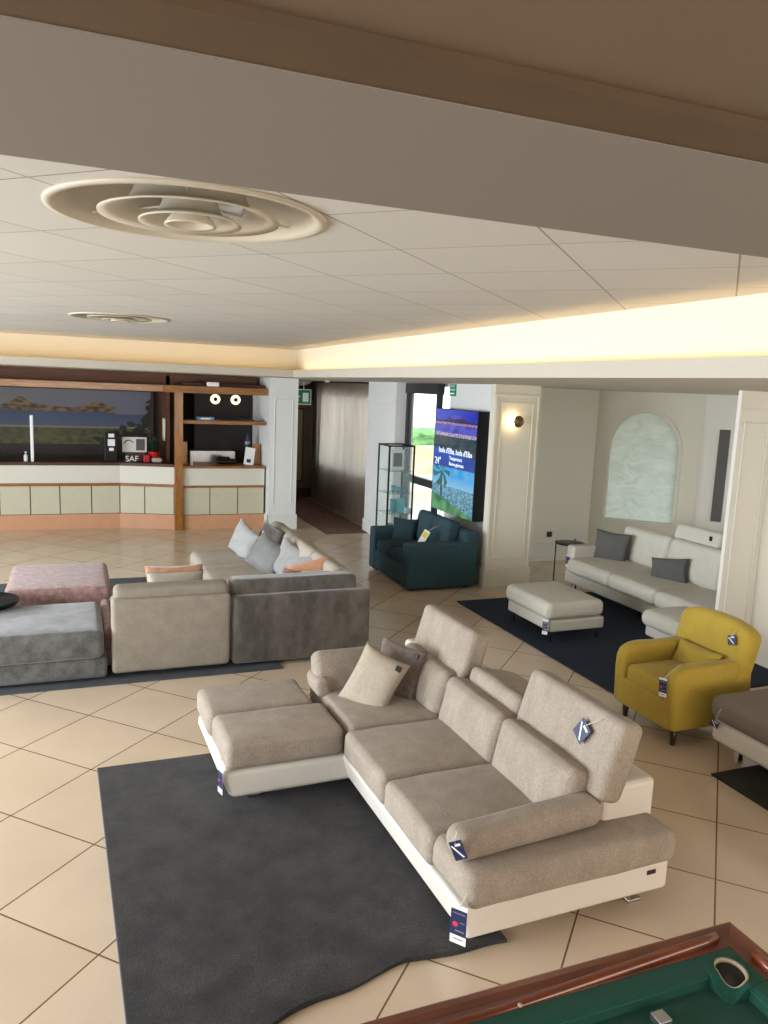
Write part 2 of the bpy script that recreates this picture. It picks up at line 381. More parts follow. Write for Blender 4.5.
# ================================================================== STRUCTURE
ZS, ZC, XS, YS, XW, YW = 2.54, 2.95, 2.86, 4.4, 3.04, 4.9
fl = struct('floor', M['floor'], [(-5.2, 10.0, -9.6, 10.6, -0.1, 0.0)])
def plate_with_holes(name, m, x0, x1, y0, y1, z, holes, N=64):
    # strips along y between the holes, each hole in its own cell
    bm = bmesh.new(); ys = [y0]
    for cx_, cy_, r_ in holes: ys += [cy_-r_-.05, cy_+r_+.05]
    ys.append(y1)
    def quad(a, b, c, d):
        bm.faces.new([bm.verts.new((p[0], p[1], z)) for p in ((a, c), (b, c), (b, d), (a, d))])
    for i in range(0, len(ys), 2): quad(x0, x1, ys[i], ys[i+1])
    for k, (cx_, cy_, r_) in enumerate(holes):
        ya, yb = ys[2*k+1], ys[2*k+2]; xa, xb = cx_-r_-.05, cx_+r_+.05; quad(x0, xa, ya, yb); quad(xb, x1, ya, yb)
        c_in, c_out = [], []; h_ = r_+.05
        for q in range(N):
            a = 2*math.pi*(q+.5)/N; dx, dy = math.cos(a), math.sin(a); f_ = h_/max(abs(dx), abs(dy))
            c_in.append(bm.verts.new((cx_+r_*dx, cy_+r_*dy, z))); c_out.append(bm.verts.new((cx_+f_*dx, cy_+f_*dy, z)))
        for q in range(N):
            w_ = (q+1) % N; a, b = c_out[q].co, c_out[w_].co
            if abs(a.x-b.x) > 1e-5 and abs(a.y-b.y) > 1e-5:
                cc = bm.verts.new((cx_+math.copysign(h_, a.x+b.x-2*cx_), cy_+math.copysign(h_, a.y+b.y-2*cy_), z)); bm.faces.new((c_in[q], c_out[q], cc, c_out[w_], c_in[w_]))
            else: bm.faces.new((c_in[q], c_out[q], c_out[w_], c_in[w_]))
    o = link_mesh(name, bm, m); o['kind'] = 'structure'; return o
plate_with_holes('ceiling', M['panel'], -5.2, XW+.02, -5.2, YW+.02, ZC, [(.31, -3.88, .425), (.33, .80, .405)])
struct('trim_18', M['plaster'], [(-5.3, 10, -9.7, 10.6, ZC+.25, ZC+.3)])
# soffit slabs (lower perimeter ceiling) with upstanding lip, glow walls
struct('trim_1', M['plaster'], [(XS, 9.6, -9.6, 10.4, ZS, ZS+.03), (-5.2, XS, YS, 10.4, ZS, ZS+.03), (XS, XS+.02, -5.2, YS+.02, ZS+.03, ZS+.10), (-5.2, XS+.02, YS, YS+.02, ZS+.03, ZS+.10)])
struct('trim_2', M['cove'], [(XW, XW+.05, -5.2, YW, ZS+.03, ZC+.1), (-5.2, XW+.05, YW, YW+.05, ZS+.03, ZC+.1)])
led = boxes('led_strip_light', M['led'], None, [(XS+.035, XS+.05, -5.0, YS+.06, ZS+.035, ZS+.05), (-5.0, XS+.05, YS+.05, YS+.065, ZS+.035, ZS+.05)])
tag(led, 'warm white strip light hidden in the ceiling cove above the lounge', 'strip light')
# beam crossing above the camera and the lower ceiling on the near side
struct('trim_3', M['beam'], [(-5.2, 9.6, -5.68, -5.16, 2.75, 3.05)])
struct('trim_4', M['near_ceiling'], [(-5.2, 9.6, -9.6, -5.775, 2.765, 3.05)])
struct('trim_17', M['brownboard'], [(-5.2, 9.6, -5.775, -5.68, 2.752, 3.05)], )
# outer walls (left and near walls have tall windows behind the camera's frame)
struct('wall_left', M['wall'], [(-5.3, -5.2, -9.6, 10.4, 0, .35), (-5.3, -5.2, -9.6, 10.4, 2.35, 3.05), (-5.3, -5.2, -9.6, -5.8, .35, 2.35), (-5.3, -5.2, -3.4, -2.2, .35, 2.35), (-5.3, -5.2, .2, 1.4, .35, 2.35), (-5.3, -5.2, 3.8, 10.4, .35, 2.35)])
struct('wall_near', M['wall'], [(-5.2, 9.6, -9.7, -9.6, 0, .45), (-5.2, 9.6, -9.7, -9.6, 2.35, 3.05), (-5.2, -3.4, -9.7, -9.6, .45, 2.35), (1.05, 2.6, -9.7, -9.6, .45, 2.35), (6.6, 9.6, -9.7, -9.6, .45, 2.35)])
# left pillar between reception and corridor
struct('wall_reception_pillar', M['wall_cool'], [(2.94, 3.42, 6.18, 8.9, 0, ZS)])
def panel_y(name, m, x0, x1, y, z0, z1, w=.012, d=.012, parent=None):
    o = boxes(name, m, parent, [(x0, x1, y-d, y, z0, z0+w), (x0, x1, y-d, y, z1-w, z1), (x0, x0+w, y-d, y, z0+w, z1-w), (x1-w, x1, y-d, y, z0+w, z1-w)], .003); o['kind'] = 'structure' if parent is None else ''
    if parent is not None: del o['kind']
    return o
def panel_x(name, m, x, y0, y1, z0, z1, w=.012, d=.012):
    o = boxes(name, m, None, [(x-d, x, y0, y1, z0, z0+w), (x-d, x, y0, y1, z1-w, z1), (x-d, x, y0, y0+w, z0+w, z1-w), (x-d, x, y1-w, y1, z0+w, z1-w)], .003); o['kind'] = 'structure'; return o
panel_y('trim_5', M['wall_cool'], 3.02, 3.34, 6.18, .42, 2.2)
struct('baseboard_reception_pillar', M['wall_cool'], [(2.92, 3.44, 6.155, 6.18, 0, .25), (2.915, 2.94, 6.155, 6.9, 0, .25)], .004)
struct('trim_6', M['wall_cool'], [(2.92, 3.44, 6.16, 6.18, 2.24, 2.26)])
struct('wall_behind_reception', M['bwall'], [(-5.2, 2.94, 8.28, 8.4, 0, ZS)])
struct('wall_corridor_left', M['brownwall'], [(3.32, 3.42, 8.9, 10.4, 0, ZS)])
struct('wall_corridor_end', M['brownwall'], [(3.42, 4.95, 10.0, 10.1, 0, ZS)])
# corridor right wall with curtained window, sill .8 - 2.31
XV = 4.9
struct('wall_corridor_right', M['brownwall'], [(XV, XV+.12, 5.9, 10.1, 0, .8), (XV, XV+.12, 5.9, 10.1, 2.31, ZS), (XV, XV+.12, 9.4, 10.1, .8, 2.31)])
w1 = struct('window_1', M['dark_trim'], [(XV+.03, XV+.09, 5.9, 5.96, .8, 2.31), (XV+.03, XV+.09, 9.34, 9.4, .8, 2.31), (XV+.03, XV+.09, 7.6, 7.66, .8, 2.31), (XV+.03, XV+.09, 5.96, 9.34, .8, .86), (XV+.03, XV+.09, 5.96, 9.34, 2.25, 2.31)])
w1p = box('pane', M['wglass'], w1, XV+.055, XV+.06, 5.96, 9.34, .86, 2.25); 
# pilaster wall between corridor window and glazed door
struct('wall_pilaster', M['wall_cool'], [(4.55, 4.72, 4.62, 5.86, 0, ZS), (4.72, 5.02, 5.0, 5.86, 0, ZS), (4.72, 4.82, 4.62, 5.0, 0, ZS)])
panel_x('trim_7', M['wall_cool'], 4.55, 4.78, 5.70, .42, 2.2)
struct('baseboard_pilaster', M['wall_cool'], [(4.53, 4.55, 4.62, 5.88, 0, .22), (4.53, 4.9, 5.86, 5.88, 0, .22)], .004)
struct('trim_8', M['wall_cool'], [(4.535, 4.55, 4.62, 5.87, 2.25, 2.27)])
# glazed door
struct('wall_above_door', M['wall'], [(4.85, 5.0, 3.2, 4.62, 2.50, ZS)])
d1 = struct('door_1', M['dark_trim'], [(4.72, 4.79, 3.46, 3.54, 0, 2.40), (4.72, 4.79, 4.53, 4.62, 0, 2.40), (4.70, 4.80, 3.44, 4.62, 2.38, 2.53), (4.72, 4.79, 3.54, 4.53, 1.03, 1.14), (4.72, 4.79, 3.54, 4.53, 0, .1)])
box('pane', M['wglass'], d1, 4.75, 4.755, 3.54, 4.53, .1, 2.38)
struct('wall_tv', M['wall_cool'], [(4.84, 5.0, 1.95, 3.34, 0, ZS)])
struct('trim_9', M['wall_cool'], [(4.825, 4.84, 1.95, 3.34, 2.25, 2.265), (4.82, 4.84, 1.95, 3.34, 0, .22)])
# sconce pilaster
struct('wall_sconce_pilaster', M['wall_warm'], [(4.71, 5.35, 1.84, 1.95, 0, ZS), (5.25, 5.35, 1.95, 3.1, 0, ZS)])
struct('baseboard_sconce_pilaster', M['wall_warm'], [(4.69, 5.37, 1.815, 1.84, 0, .24), (4.69, 4.71, 1.84, 1.95, 0, .24)], .005)
struct('trim_10', M['wall_warm'], [(4.69, 5.37, 1.815, 1.84, 2.40, 2.43), (4.715, 4.745, 1.825, 1.84, .24, 2.40), (5.315, 5.345, 1.825, 1.84, .24, 2.40)], .003)
panel_y('trim_11', M['wall_warm'], 4.80, 5.26, 1.84, .36, 2.33, .014, .014)
# alcove
struct('wall_alcove', M['wall_warm'], [(5.35, 7.2, 3.07, 3.2, 0, ZS)])
struct('baseboard_alcove', M['wall_warm'], [(5.35, 7.2, 3.05, 3.07, 0, .06), (5.35, 7.2, 3.055, 3.07, .24, .265), (5.35, 7.2, 3.06, 3.07, 2.3, 2.315)])
# diagonal wall with arched frosted window: local frame u along (1,-1)/sqrt2 from corner A
A = Vector((7.13, 3.09, 0)); du = Vector((1, -1, 0)).normalized(); dn = Vector((-1, -1, 0)).normalized()  # dn towards room
def diagp(u, z, off=0): return A+du*u+dn*off+Vector((0, 0, z))
U0_, U1_, ZB, ZSP = 0.25, 1.20, .66, 1.68
UC, RA = (U0_+U1_)/2, (U1_-U0_)/2
def arch(u0, u1, zb, zs, n=20, grow=0):
    uc, r = (u0+u1)/2, (u1-u0)/2+grow; pts = [(uc+r, zb-grow), (uc+r, zs)]
    pts += [(uc+r*math.cos(math.pi*k/n), zs+1.18*r*math.sin(math.pi*k/n)) for k in range(1, n)] + [(uc-r, zs), (uc-r, zb-grow)]
    return pts
bm = bmesh.new(); LEN = 1.50
inner = arch(U0_, U1_, ZB, ZSP)
def ring_to_rect(off):
    vi = [bm.verts.new(diagp(u, z, off)) for u, z in inner]
    vo = []
    for u, z in inner:
        # project to the rectangle outline
        if z <= ZB+1e-6: vo.append(((LEN if u > UC else 0), 0 if False else z))
        elif z <= ZSP+1e-6: vo.append(((LEN if u > UC else 0), z))
        else:
            ang = math.atan2((z-ZSP), (u-UC)); vo.append((UC+(LEN-UC)*math.cos(ang)*1.0 if u > UC else UC+UC*math.cos(ang), ZSP+(ZS-ZSP)*1.0*math.sin(ang)))
    vo = [bm.verts.new(diagp(u, z, off)) for u, z in vo]
    return vi, vo
vi, vo = ring_to_rect(0)
for i in range(len(vi)-1): bm.faces.new((vi[i], vi[i+1], vo[i+1], vo[i]))
# corner fillers above and below
tl = bm.verts.new(diagp(0, ZS)); tr = bm.verts.new(diagp(LEN, ZS)); bl = bm.verts.new(diagp(0, 0)); br_ = bm.verts.new(diagp(LEN, 0))
n_ = len(vo); mid = n_//2
bm.faces.new(vo[1:mid+1]+[tr]); bm.faces.new(vo[mid:n_-1]+[tl]); bm.faces.new((bl, br_, vo[0], vi[0], vi[-1], vo[-1]))
# reveal
vb = [bm.verts.new(diagp(u, z, -.12)) for u, z in inner]
for i in range(len(vi)): j = (i+1) % len(vi); bm.faces.new((vi[i], vi[j], vb[j], vb[i]))
o = link_mesh('wall_arch', bm, M['wall_warm']); o['kind'] = 'structure'
# arch moulding (raised band) and frosted pane
bm = bmesh.new(); n0 = arch(U0_, U1_, ZB, ZSP); n1 = arch(U0_, U1_, ZB, ZSP, grow=.045)
ri = [[bm.verts.new(diagp(u, z, off)) for u, z in pts] for pts, off in ((n0, 0.0), (n0, .02), (n1, .02), (n1, 0.0))]
for a in range(4):
    b = (a+1) % 4
    for i in range(len(n0)): j = (i+1) % len(n0); bm.faces.new((ri[a][i], ri[a][j], ri[b][j], ri[b][i]))
o = link_mesh('trim_12', bm, M['wall_warm']); o['kind'] = 'structure'
t = NT('frosted_glass'); 
tcn = t.n('ShaderNodeTexCoord'); nz = t.n('ShaderNodeTexNoise'); nz.inputs['Scale'].default_value = 3.0; nz.inputs['Detail'].default_value = 8; nz.inputs['Roughness'].default_value = .7; nz.inputs['Distortion'].default_value = 1.0
mp = t.n('ShaderNodeMapping'); mp.inputs['Scale'].default_value = (1, 1, 2.2); t.l(tcn.outputs['Object'], mp.inputs[0]); t.l(mp.outputs[0], nz.inputs[0])
cr = t.n('ShaderNodeValToRGB'); cr.color_ramp.elements[0].position = .35; cr.color_ramp.elements[0].color = srgb('#a3aaa0'); cr.color_ramp.elements[1].position = .68; cr.color_ramp.elements[1].color = srgb('#bcc2b8')
t.l(nz.outputs[0], cr.inputs[0]); tr_ = t.n('ShaderNodeBsdfTranslucent'); df = t.n('ShaderNodeBsdfDiffuse'); ad = t.n('ShaderNodeMixShader'); ad.inputs[0].default_value = .45
t.l(cr.outputs[0], tr_.inputs[0]); t.l(cr.outputs[0], df.inputs[0]); t.l(tr_.outputs[0], ad.inputs[1]); t.l(df.outputs[0], ad.inputs[2]); t.l(ad.outputs[0], t.out.inputs[0])
M['frost'] = t.m
bm = bmesh.new(); f = bm.faces.new([bm.verts.new(diagp(u, z, -.06)) for u, z in inner]); o = link_mesh('window_2', bm, M['frost']); o['kind'] = 'structure'
# wall beyond the arch with a narrow dark pane
def diag_box(bm, u0, u1, z0, z1, o0, o1):
    v = [bm.verts.new(diagp(u, z, o_)) for o_ in (o0, o1) for (u, z) in ((u0, z0), (u1, z0), (u1, z1), (u0, z1))]
    for q in ((0, 1, 2, 3), (7, 6, 5, 4), (0, 4, 5, 1), (1, 5, 6, 2), (2, 6, 7, 3), (3, 7, 4, 0)): bm.faces.new([v[i] for i in q])
bm = bmesh.new(); diag_box(bm, LEN, 2.9, 0, ZS, .0, -.12); o = link_mesh('wall_alcove_right', bm, M['wall']); o['kind'] = 'structure'
bm = bmesh.new(); diag_box(bm, LEN+.02, LEN+.035, .5, 2.22, .012, 0); diag_box(bm, LEN+.02, 2.6, 2.21, 2.225, .012, 0); diag_box(bm, LEN+.02, 2.6, .5, .515, .012, 0)
o = link_mesh('trim_13', bm, M['wall']); o['kind'] = 'structure'
bm = bmesh.new(); diag_box(bm, 1.71, 1.85, .76, 2.06, .012, 0); o = link_mesh('window_3', bm, M['greyp']); o['kind'] = 'structure'
# right pillar and wall
struct('wall_right_pillar', M['wall'], [(5.45, 9.6, -1.24, -1.20, 0, ZS)])
struct('wall_right', M['wall_warm'], [(5.87, 5.97, -9.6, -1.24, 0, ZS)])
panel_y('trim_14', M['wall'], 5.51, 5.80, -1.24, .35, 2.26, .012, .012)
struct('trim_15', M['wall'], [(5.44, 5.87, -1.255, -1.24, 2.36, 2.375), (5.43, 5.87, -1.265, -1.24, 0, .22)])
# outer shell behind walls
struct('wall_back', M['wall'], [(-5.2, 5.0, 10.4, 10.5, 0, 3.05)])
# corridor end door
d2 = struct('door_2', M['doorf'], [(3.5, 4.82, 9.95, 10.0, .2, 2.12)])
box('door_panel', M['doorp'], d2, 4.08, 4.55, 9.93, 9.95, .38, 1.92); box('door_inlay_frame', M['dwood'], d2, 4.04, 4.59, 9.94, 9.951, .34, 1.96)
struct('baseboard_corridor_end', M['dwood'], [(3.42, 4.9, 9.94, 9.99, 0, .2)])
# outside ground, garden wall and hedge seen through the panes
gr = struct('trim_16', M['paving'], [(5.02, 40, -10, 45, -.15, -.05)]); 
gw = box('garden_wall', M['stone'], None, 6.0, 22.0, 14.6, 14.9, -.05, .80); tag(gw, 'low sunlit stone garden wall outside the glazed door', 'wall')
bm = soft_bm((14, 15.7, .6), (16, .9, 1.3), r=.2, n=60, wr=.12); hg = link_mesh('hedge', bm, M['hedge'], None, False); tag(hg, 'clipped green hedge behind the garden wall outside', 'hedge')

# ================================================================== CEILING DIFFUSERS
def diffuser(cx, cyy, rad, label, drop=1.0):
    t = thing('ceiling_air_diffuser', label, 'air diffuser', (cx, cyy, ZC), 'round ceiling air diffusers')
    k = rad/.44
    Z_ = lambda pr: [(r*k, z) for r, z in pr]
    lathe('outer_ring', M['diff'], t, (cx, cyy, ZC), Z_([(.44, .002), (.442, -.008), (.42, -.012), (.405, -.002), (.36, .05), (.27, .11), (.20, .135), (.20, .15), (.28, .13), (.37, .07), (.42, .004)]), 64, closed=True)
    lathe('throat', M['darkhole'], t, (cx, cyy, ZC), Z_([(.20, .14), (.20, .22), (.0001, .22)]))
    for (r0, r1, z0, z1) in ((.17, .285, .10, -.012), (.085, .162, .07, -.028)):
        prof = Z_([(r0, z0), (r0*1.04, z0*.6+z1*.4), (r0*.72+r1*.28, z0*.25+z1*.75), (r0*.3+r1*.7, z1+.014), (r1, z1+.003), (r1, z1-.003), (r0*.3+r1*.7, z1+.006), (r0*.74+r1*.26, z0*.18+z1*.82), (r0*.98, z0*.6+z1*.4), (r0*.95, z0)])
        lathe('cone_ring', M['diff'], t, (cx, cyy, ZC), prof, 64, closed=True)
    lathe('centre_ring', M['diff'], t, (cx, cyy, ZC), Z_([(.045, .05), (.05, .01), (.082, -.032), (.082, -.038), (.066, -.034), (.05, -.012), (.0001, .0)]))
    bm = bmesh.new()
    for a in (20, 140, 260):
        c_, s_ = math.cos(R(a)), math.sin(R(a)); tube_into(bm, [(cx+.38*k*c_, cyy+.38*k*s_, ZC+.02), (cx+.06*k*c_, cyy+.06*k*s_, ZC+.03)], .004, 6)
    link_mesh('support_arm', bm, M['diff'], t)
    return t
diffuser(.31, -3.88, .44, 'round cream air diffuser with nested cones, the large near one beside the beam')
diffuser(.33, .80, .42, 'round cream air diffuser on the ceiling, the far one nearer the reception desk')

# ================================================================== RECEPTION
t = thing('reception_desk', 'long reception counter with pale panels, peach plinth and dark wood top', 'reception counter', (-1.5, 6.9, 0))
kink = Vector((.60, 6.70)); endp = Vector((1.43, 6.44))
def desk_seg(name, m, z0, z1, out, thick, xa=-5.1, xb=1.43):
    pts = [(xa, 6.72-out)] if xa < .6 else []
    bm = bmesh.new(); line = []
    d2_ = (endp-kink).normalized(); nrm = Vector((d2_.y, -d2_.x))
    def off(x):  # front line at x
        if x <= .6: return Vector((x, 6.70-out))
        p = kink+(endp-kink)*((x-.6)/(1.43-.6)); return p+nrm*out
    xs = [xa] + ([.6] if xa < .6 < xb else []) + [xb]
    fr = [off(x) for x in xs]; bk = [p+Vector((0, thick)) for p in fr]
    lo = [bm.verts.new((p.x, p.y, z0)) for p in fr+bk[::-1]]; hi = [bm.verts.new((p.x, p.y, z1)) for p in fr+bk[::-1]]
    bm.faces.new(lo[::-1]); bm.faces.new(hi)
    for i in range(len(lo)): j = (i+1) % len(lo); bm.faces.new((lo[i], lo[j], hi[j], hi[i]))
    return link_mesh(name, bm, m, t)
desk_seg('plinth', M['peach'], 0, .24, .0, .3)
desk_seg('core', M['dwood'], .24, .72, -.012, .3)
xs = [-5.08, -4.65, -4.21, -3.77, -3.33, -2.9, -2.46, -2.03, -1.60, -1.17, -.735, -.305, .168, .6, .98, 1.43]
for a, b in zip(xs[:-1], xs[1:]): desk_seg('front_panel', M['cpanel'], .25, .695, .0, .05, a+.008, b-.008)
desk_seg('trim_rail', M['wood'], .70, .745, .02, .1)
desk_seg('upper_fascia', M['cfascia'], .745, 1.03, -.0, .12)
desk_seg('countertop', M['dwood'], 1.03, 1.075, .03, .65)
t2 = thing('reception_desk', 'shorter reception counter section to the right of the wooden post', 'reception counter', (2.25, 6.6, 0))
box('plinth', M['peach'], t2, 1.56, 2.91, 6.36, 6.6, 0, .24); box('core', M['dwood'], t2, 1.56, 2.91, 6.372, 6.6, .24, .72)
for a, b in ((1.56, 2.0), (2.0, 2.46), (2.46, 2.91)): box('front_panel', M['cpanel'], t2, a+.008, b-.008, 6.36, 6.40, .25, .695)
box('trim_rail', M['wood'], t2, 1.56, 2.91, 6.34, 6.44, .70, .735); box('upper_fascia', M['cfascia'], t2, 1.56, 2.91, 6.36, 6.46, .735, 1.02)
box('countertop', M['wood'], t2, 1.56, 2.92, 6.33, 6.95, 1.02, 1.055)
# wooden canopy: post, header, shelf
t3 = thing('reception_canopy', 'reddish wood frame over the reception with post, header beam and shelf', 'shelving', (1.48, 6.4, 0))
box('post', M['wood_v'], t3, 1.43, 1.555, 6.30, 6.44, 0, 2.27)
bmx = box('header_beam', M['wood'], t3, 1.26, 3.07, 6.28, 6.50, 2.24, 2.35)
bm = bmesh.new(); v = [(-5.1, 6.62), (1.26, 6.42), (1.26, 6.62), (-5.1, 6.82)]
lo = [bm.verts.new((x, y, 2.245)) for x, y in v]; hi = [bm.verts.new((x, y, 2.345)) for x, y in v]; bm.faces.new(lo[::-1]); bm.faces.new(hi)
for i in range(4): j = (i+1) % 4; bm.faces.new((lo[i], lo[j], hi[j], hi[i]))
hb = link_mesh('header_beam', bm, M['highlight_wood'], t3); hb['label'] = 'stretch of header beam with pale highlight painted in'
box('upper_fascia', M['dwood2'], t3, -5.1, 2.90, 6.95, 7.05, 2.28, 2.53)
box('upper_shelf', M['wood'], t3, 1.555, 2.92, 6.36, 6.75, 1.745, 1.80)
box('side_panel', M['wood_v'], t3, 1.57, 1.68, 6.75, 6.80, 1.055, 1.42); box('side_panel', M['wood_v'], t3, 2.80, 2.92, 6.75, 6.80, 1.055, 1.40)
box('soffit_board', M['dwood'], t3, 1.56, 2.93, 6.5, 8.2, 2.36, 2.40)
# back panels
o = struct('wall_reception_partition', M['dwood2'], [(1.36, 1.42, 6.95, 8.27, 0, 2.5)]); struct('wall_reception_inner', M['bwall'], [(1.9, 2.93, 7.5, 7.56, 0, 2.36)])
o = box('storage_cabinet', M['silver'], None, 1.78, 2.55, 7.1, 7.45, 0, 1.24); tag(o, 'low grey cabinet behind the reception counter', 'cabinet')
# mural
def mural(u, v):
    n1 = noise.noise(Vector((u*9, v*5, 0))); n2 = noise.noise(Vector((u*40, v*25, 3)))
    sky = mixc(hx('#858270'), hx('#6d7080'), u*1.2+n1*.3); 
    ridge = .745+.09*math.exp(-((u-.51)/.028)**2)+.05*math.exp(-((u-.52)/.07)**2)+.085*math.exp(-((u-.795)/.045)**2)+.015*n1
    ridge = ridge if .30 < u < .86 else .66
    shore = .64+.02*n1
    if v > ridge: c = sky
    elif v > .68+.01*n1 and .30 < u < .86: c = mixc(hx('#8a6a40'), hx('#3a2014'), .5+n2*1.6)
    elif v > .47: c = mixc(hx('#4b5a76'), hx('#38486a'), (v-.47)*4+n1*.3)
    elif v > .44: c = hx('#8a8068')
    elif v > .20: c = mixc(hx('#5a5a2c'), hx('#3a3a1c'), .5+n2+n1*.6)
    else: c = mixc(hx('#2a130c'), hx('#170c08'), .5+n2)
    for (cu, cv, ru, rv) in ((.865, .37, .02, .06), (.90, .42, .022, .07), (.925, .50, .018, .06), (.955, .42, .02, .09), (.985, .55, .02, .14), (.995, .75, .014, .16), (.93, .33, .07, .07), (.84, .28, .05, .06)):
        if ((u-cu)/ru)**2+((v-cv)/rv)**2 < 1+n2*1.6: c = hx('#151a14')
    if u > .80 and v < .27: c = hx('#141712')
    return tuple(k*.9 for k in c)
t = thing('wall_mural', 'wide painted coastal landscape mural on the reception back wall', 'mural', (-.9, 8.24, 1.0))
M['mural'] = attr_mat('mural_paint', 0.45)
painted('painting', M['mural'], t, (-3.2, 8.225, 1.0), (4.42, 0, 0), (0, 0, 1.2), 220, 80, mural, (0, 0, 0))
boxes('frame', M['dwood'], t, [(-3.25, 1.27, 8.22, 8.28, 2.2, 2.25), (1.22, 1.27, 8.22, 8.28, .95, 2.2), (-3.25, -3.2, 8.22, 8.28, .95, 2.2), (-3.25, 1.27, 8.22, 8.28, .95, 1.0)])
# ring lamps on the dark partition
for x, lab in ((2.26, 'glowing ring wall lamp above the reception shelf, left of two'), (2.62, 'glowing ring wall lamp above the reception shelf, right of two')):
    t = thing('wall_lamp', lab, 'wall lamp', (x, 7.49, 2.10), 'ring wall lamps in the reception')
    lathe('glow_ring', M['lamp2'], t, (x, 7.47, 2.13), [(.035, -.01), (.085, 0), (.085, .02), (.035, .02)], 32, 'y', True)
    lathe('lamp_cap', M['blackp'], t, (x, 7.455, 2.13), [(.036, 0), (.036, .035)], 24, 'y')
# objects on counter
def counter_z(): return 1.075
t = thing('hand_sanitizer_bottle', 'small white pump bottle on the counter left of the upright panel', 'bottle', (-.79, 6.85, 1.075))
lathe('bottle_body', M['white'], t, (-.79, 6.85, 1.075), [(.028, 0), (.03, .01), (.03, .09), (.012, .11)]); lathe('pump', M['paper'], t, (-.79, 6.85, 1.18), [(.009, 0), (.009, .03), (.02, .035), (.02, .045), (.002, .05)])
o = box('acrylic_screen', mat('white_acrylic', '#e8ecee', .3), None, -.715, -.67, 6.80, 6.90, 1.075, 1.80, bev=.006); tag(o, 'tall narrow white upright panel standing on the reception counter', 'screen')
t = thing('information_stand', 'black stand with three small white stickers at the reception counter', 'stand', (.48, 6.86, 1.075))
box('body', M['blackp'], t, .38, .58, 6.86, 6.90, 1.075, 1.55, bev=.01)
boxes('sticker', M['white'], t, [(.44, .53, 6.853, 6.86, 1.47, 1.53), (.43, .54, 6.853, 6.86, 1.33, 1.44), (.45, .52, 6.853, 6.86, 1.25, 1.30)])
t = thing('framed_notice', 'leaning white notice with grey picture on the reception counter', 'notice', (.85, 7.0, 1.18))
bm = bmesh.new(); box_into(bm, .66, 1.05, 7.0, 7.015, 1.22, 1.47, .003); link_mesh('card', bm, M['paper'], t)
boxes('print', M['greyp'], t, [(.88, 1.02, 6.996, 7.0, 1.25, 1.44)]); prism('curved_mark', M['greyp'], t, [(.69, 1.35), (.73, 1.40), (.78, 1.41), (.84, 1.37), (.84, 1.39), (.78, 1.43), (.72, 1.42), (.68, 1.36)], 'y', 6.996, 7.0)
box('support_block', M['dwood'], t, .70, 1.02, 6.98, 7.06, 1.075, 1.22)
tt = text('letter_sign', M['white'], None, 'SAF', .13, (.80, 6.80, 1.125), (1, 0, 0), depth=.01); tag(tt, 'small white letter sign standing on the reception counter', 'letters')
t = thing('potted_plant', 'spiky green plant in red wrapped pot on the reception counter', 'plant', (1.16, 6.88, 1.075))
lathe('pot', M['redp'], t, (1.16, 6.88, 1.075), [(.05, 0), (.075, .02), (.095, .15), (.10, .17), (.08, .16), (.001, .15)], 20)
bm = bmesh.new()
for k in range(60):
    a = random.uniform(0, 6.28); l = random.uniform(.12, .26); h = random.uniform(.10, .36); w = .013
    d = Vector((math.cos(a), math.sin(a), 0)); s_ = Vector((-d.y, d.x, 0))*w; b0 = Vector((1.16, 6.88, 1.22))
    p = [b0, b0+d*l*.5+Vector((0, 0, h*.8)), b0+d*l+Vector((0, 0, h*.75))]
    q = [bm.verts.new(p[0]-s_*.5), bm.verts.new(p[0]+s_*.5), bm.verts.new(p[1]+s_), bm.verts.new(p[1]-s_), bm.verts.new(p[2])]
    bm.faces.new((q[0], q[1], q[2], q[3])); bm.faces.new((q[3], q[2], q[4]))
link_mesh('leaves', bm, M['leaf'], t)
o = soft('gift_box', M['redp'], None, (1.03, 6.79, 1.135), (.10, .08, .12), r=.012, n=3); tag(o, 'small red wrapped box in front of the potted plant', 'box')
t = thing('plush_ball', 'cream round ornament beside the red box', 'ornament', (1.19, 6.74, 1.075)); soft('body', M['cream'], t, (1.19, 6.73, 1.115), (.17, .08, .08), r=.038, n=3)
# brochures on partition
for x, z0, m_, lab in ((6.99, 1.42, M['paper'], 'white brochure hanging on the wooden post side'), (7.09, 1.44, mat('yellow_green_paper', '#a8a85a', .6), 'yellow green brochure hanging beside the white one')):
    o = box('brochure', m_, None, 1.31, 1.345, x-.06, x+.0, z0, z0+.36); tag(o, lab, 'brochure')
# on right counter / shelf
t = thing('desk_telephone', 'black desk telephone on the right reception counter', 'telephone', (2.33, 6.75, 1.055))
soft('base', M['blackp'], t, (2.33, 6.75, 1.10), (.34, .2, .08), r=.03, n=4); soft('handset', M['blackp'], t, (2.28, 6.72, 1.155), (.22, .06, .05), r=.024, n=4)
t = thing('standing_leaflet', 'white leaflet card leaning on the right reception counter', 'leaflet', (2.68, 6.6, 1.055))
bm = bmesh.new(); box_into(bm, -.085, .085, 0, .006, 0, .30); bm.transform(Matrix.Translation((2.68, 6.58, 1.055)) @ Matrix.Rotation(R(9), 4, 'Y') @ Matrix.Rotation(R(-10), 4, 'X')); link_mesh('card', bm, M['white'], t)
bm = bmesh.new(); box_into(bm, -.04, .03, -.003, 0, .04, .10); bm.transform(Matrix.Translation((2.68, 6.58, 1.055)) @ Matrix.Rotation(R(9), 4, 'Y') @ Matrix.Rotation(R(-10), 4, 'X')); link_mesh('print', bm, M['navy'], t)
t = thing('water_bottle', 'dark blue bottle behind the white leaflet', 'bottle', (2.72, 6.9, 1.055)); lathe('bottle_body', M['navy'], t, (2.72, 6.88, 1.055), [(.04, 0), (.045, .02), (.045, .40), (.02, .48), (.02, .53), (.001, .53)], 16)
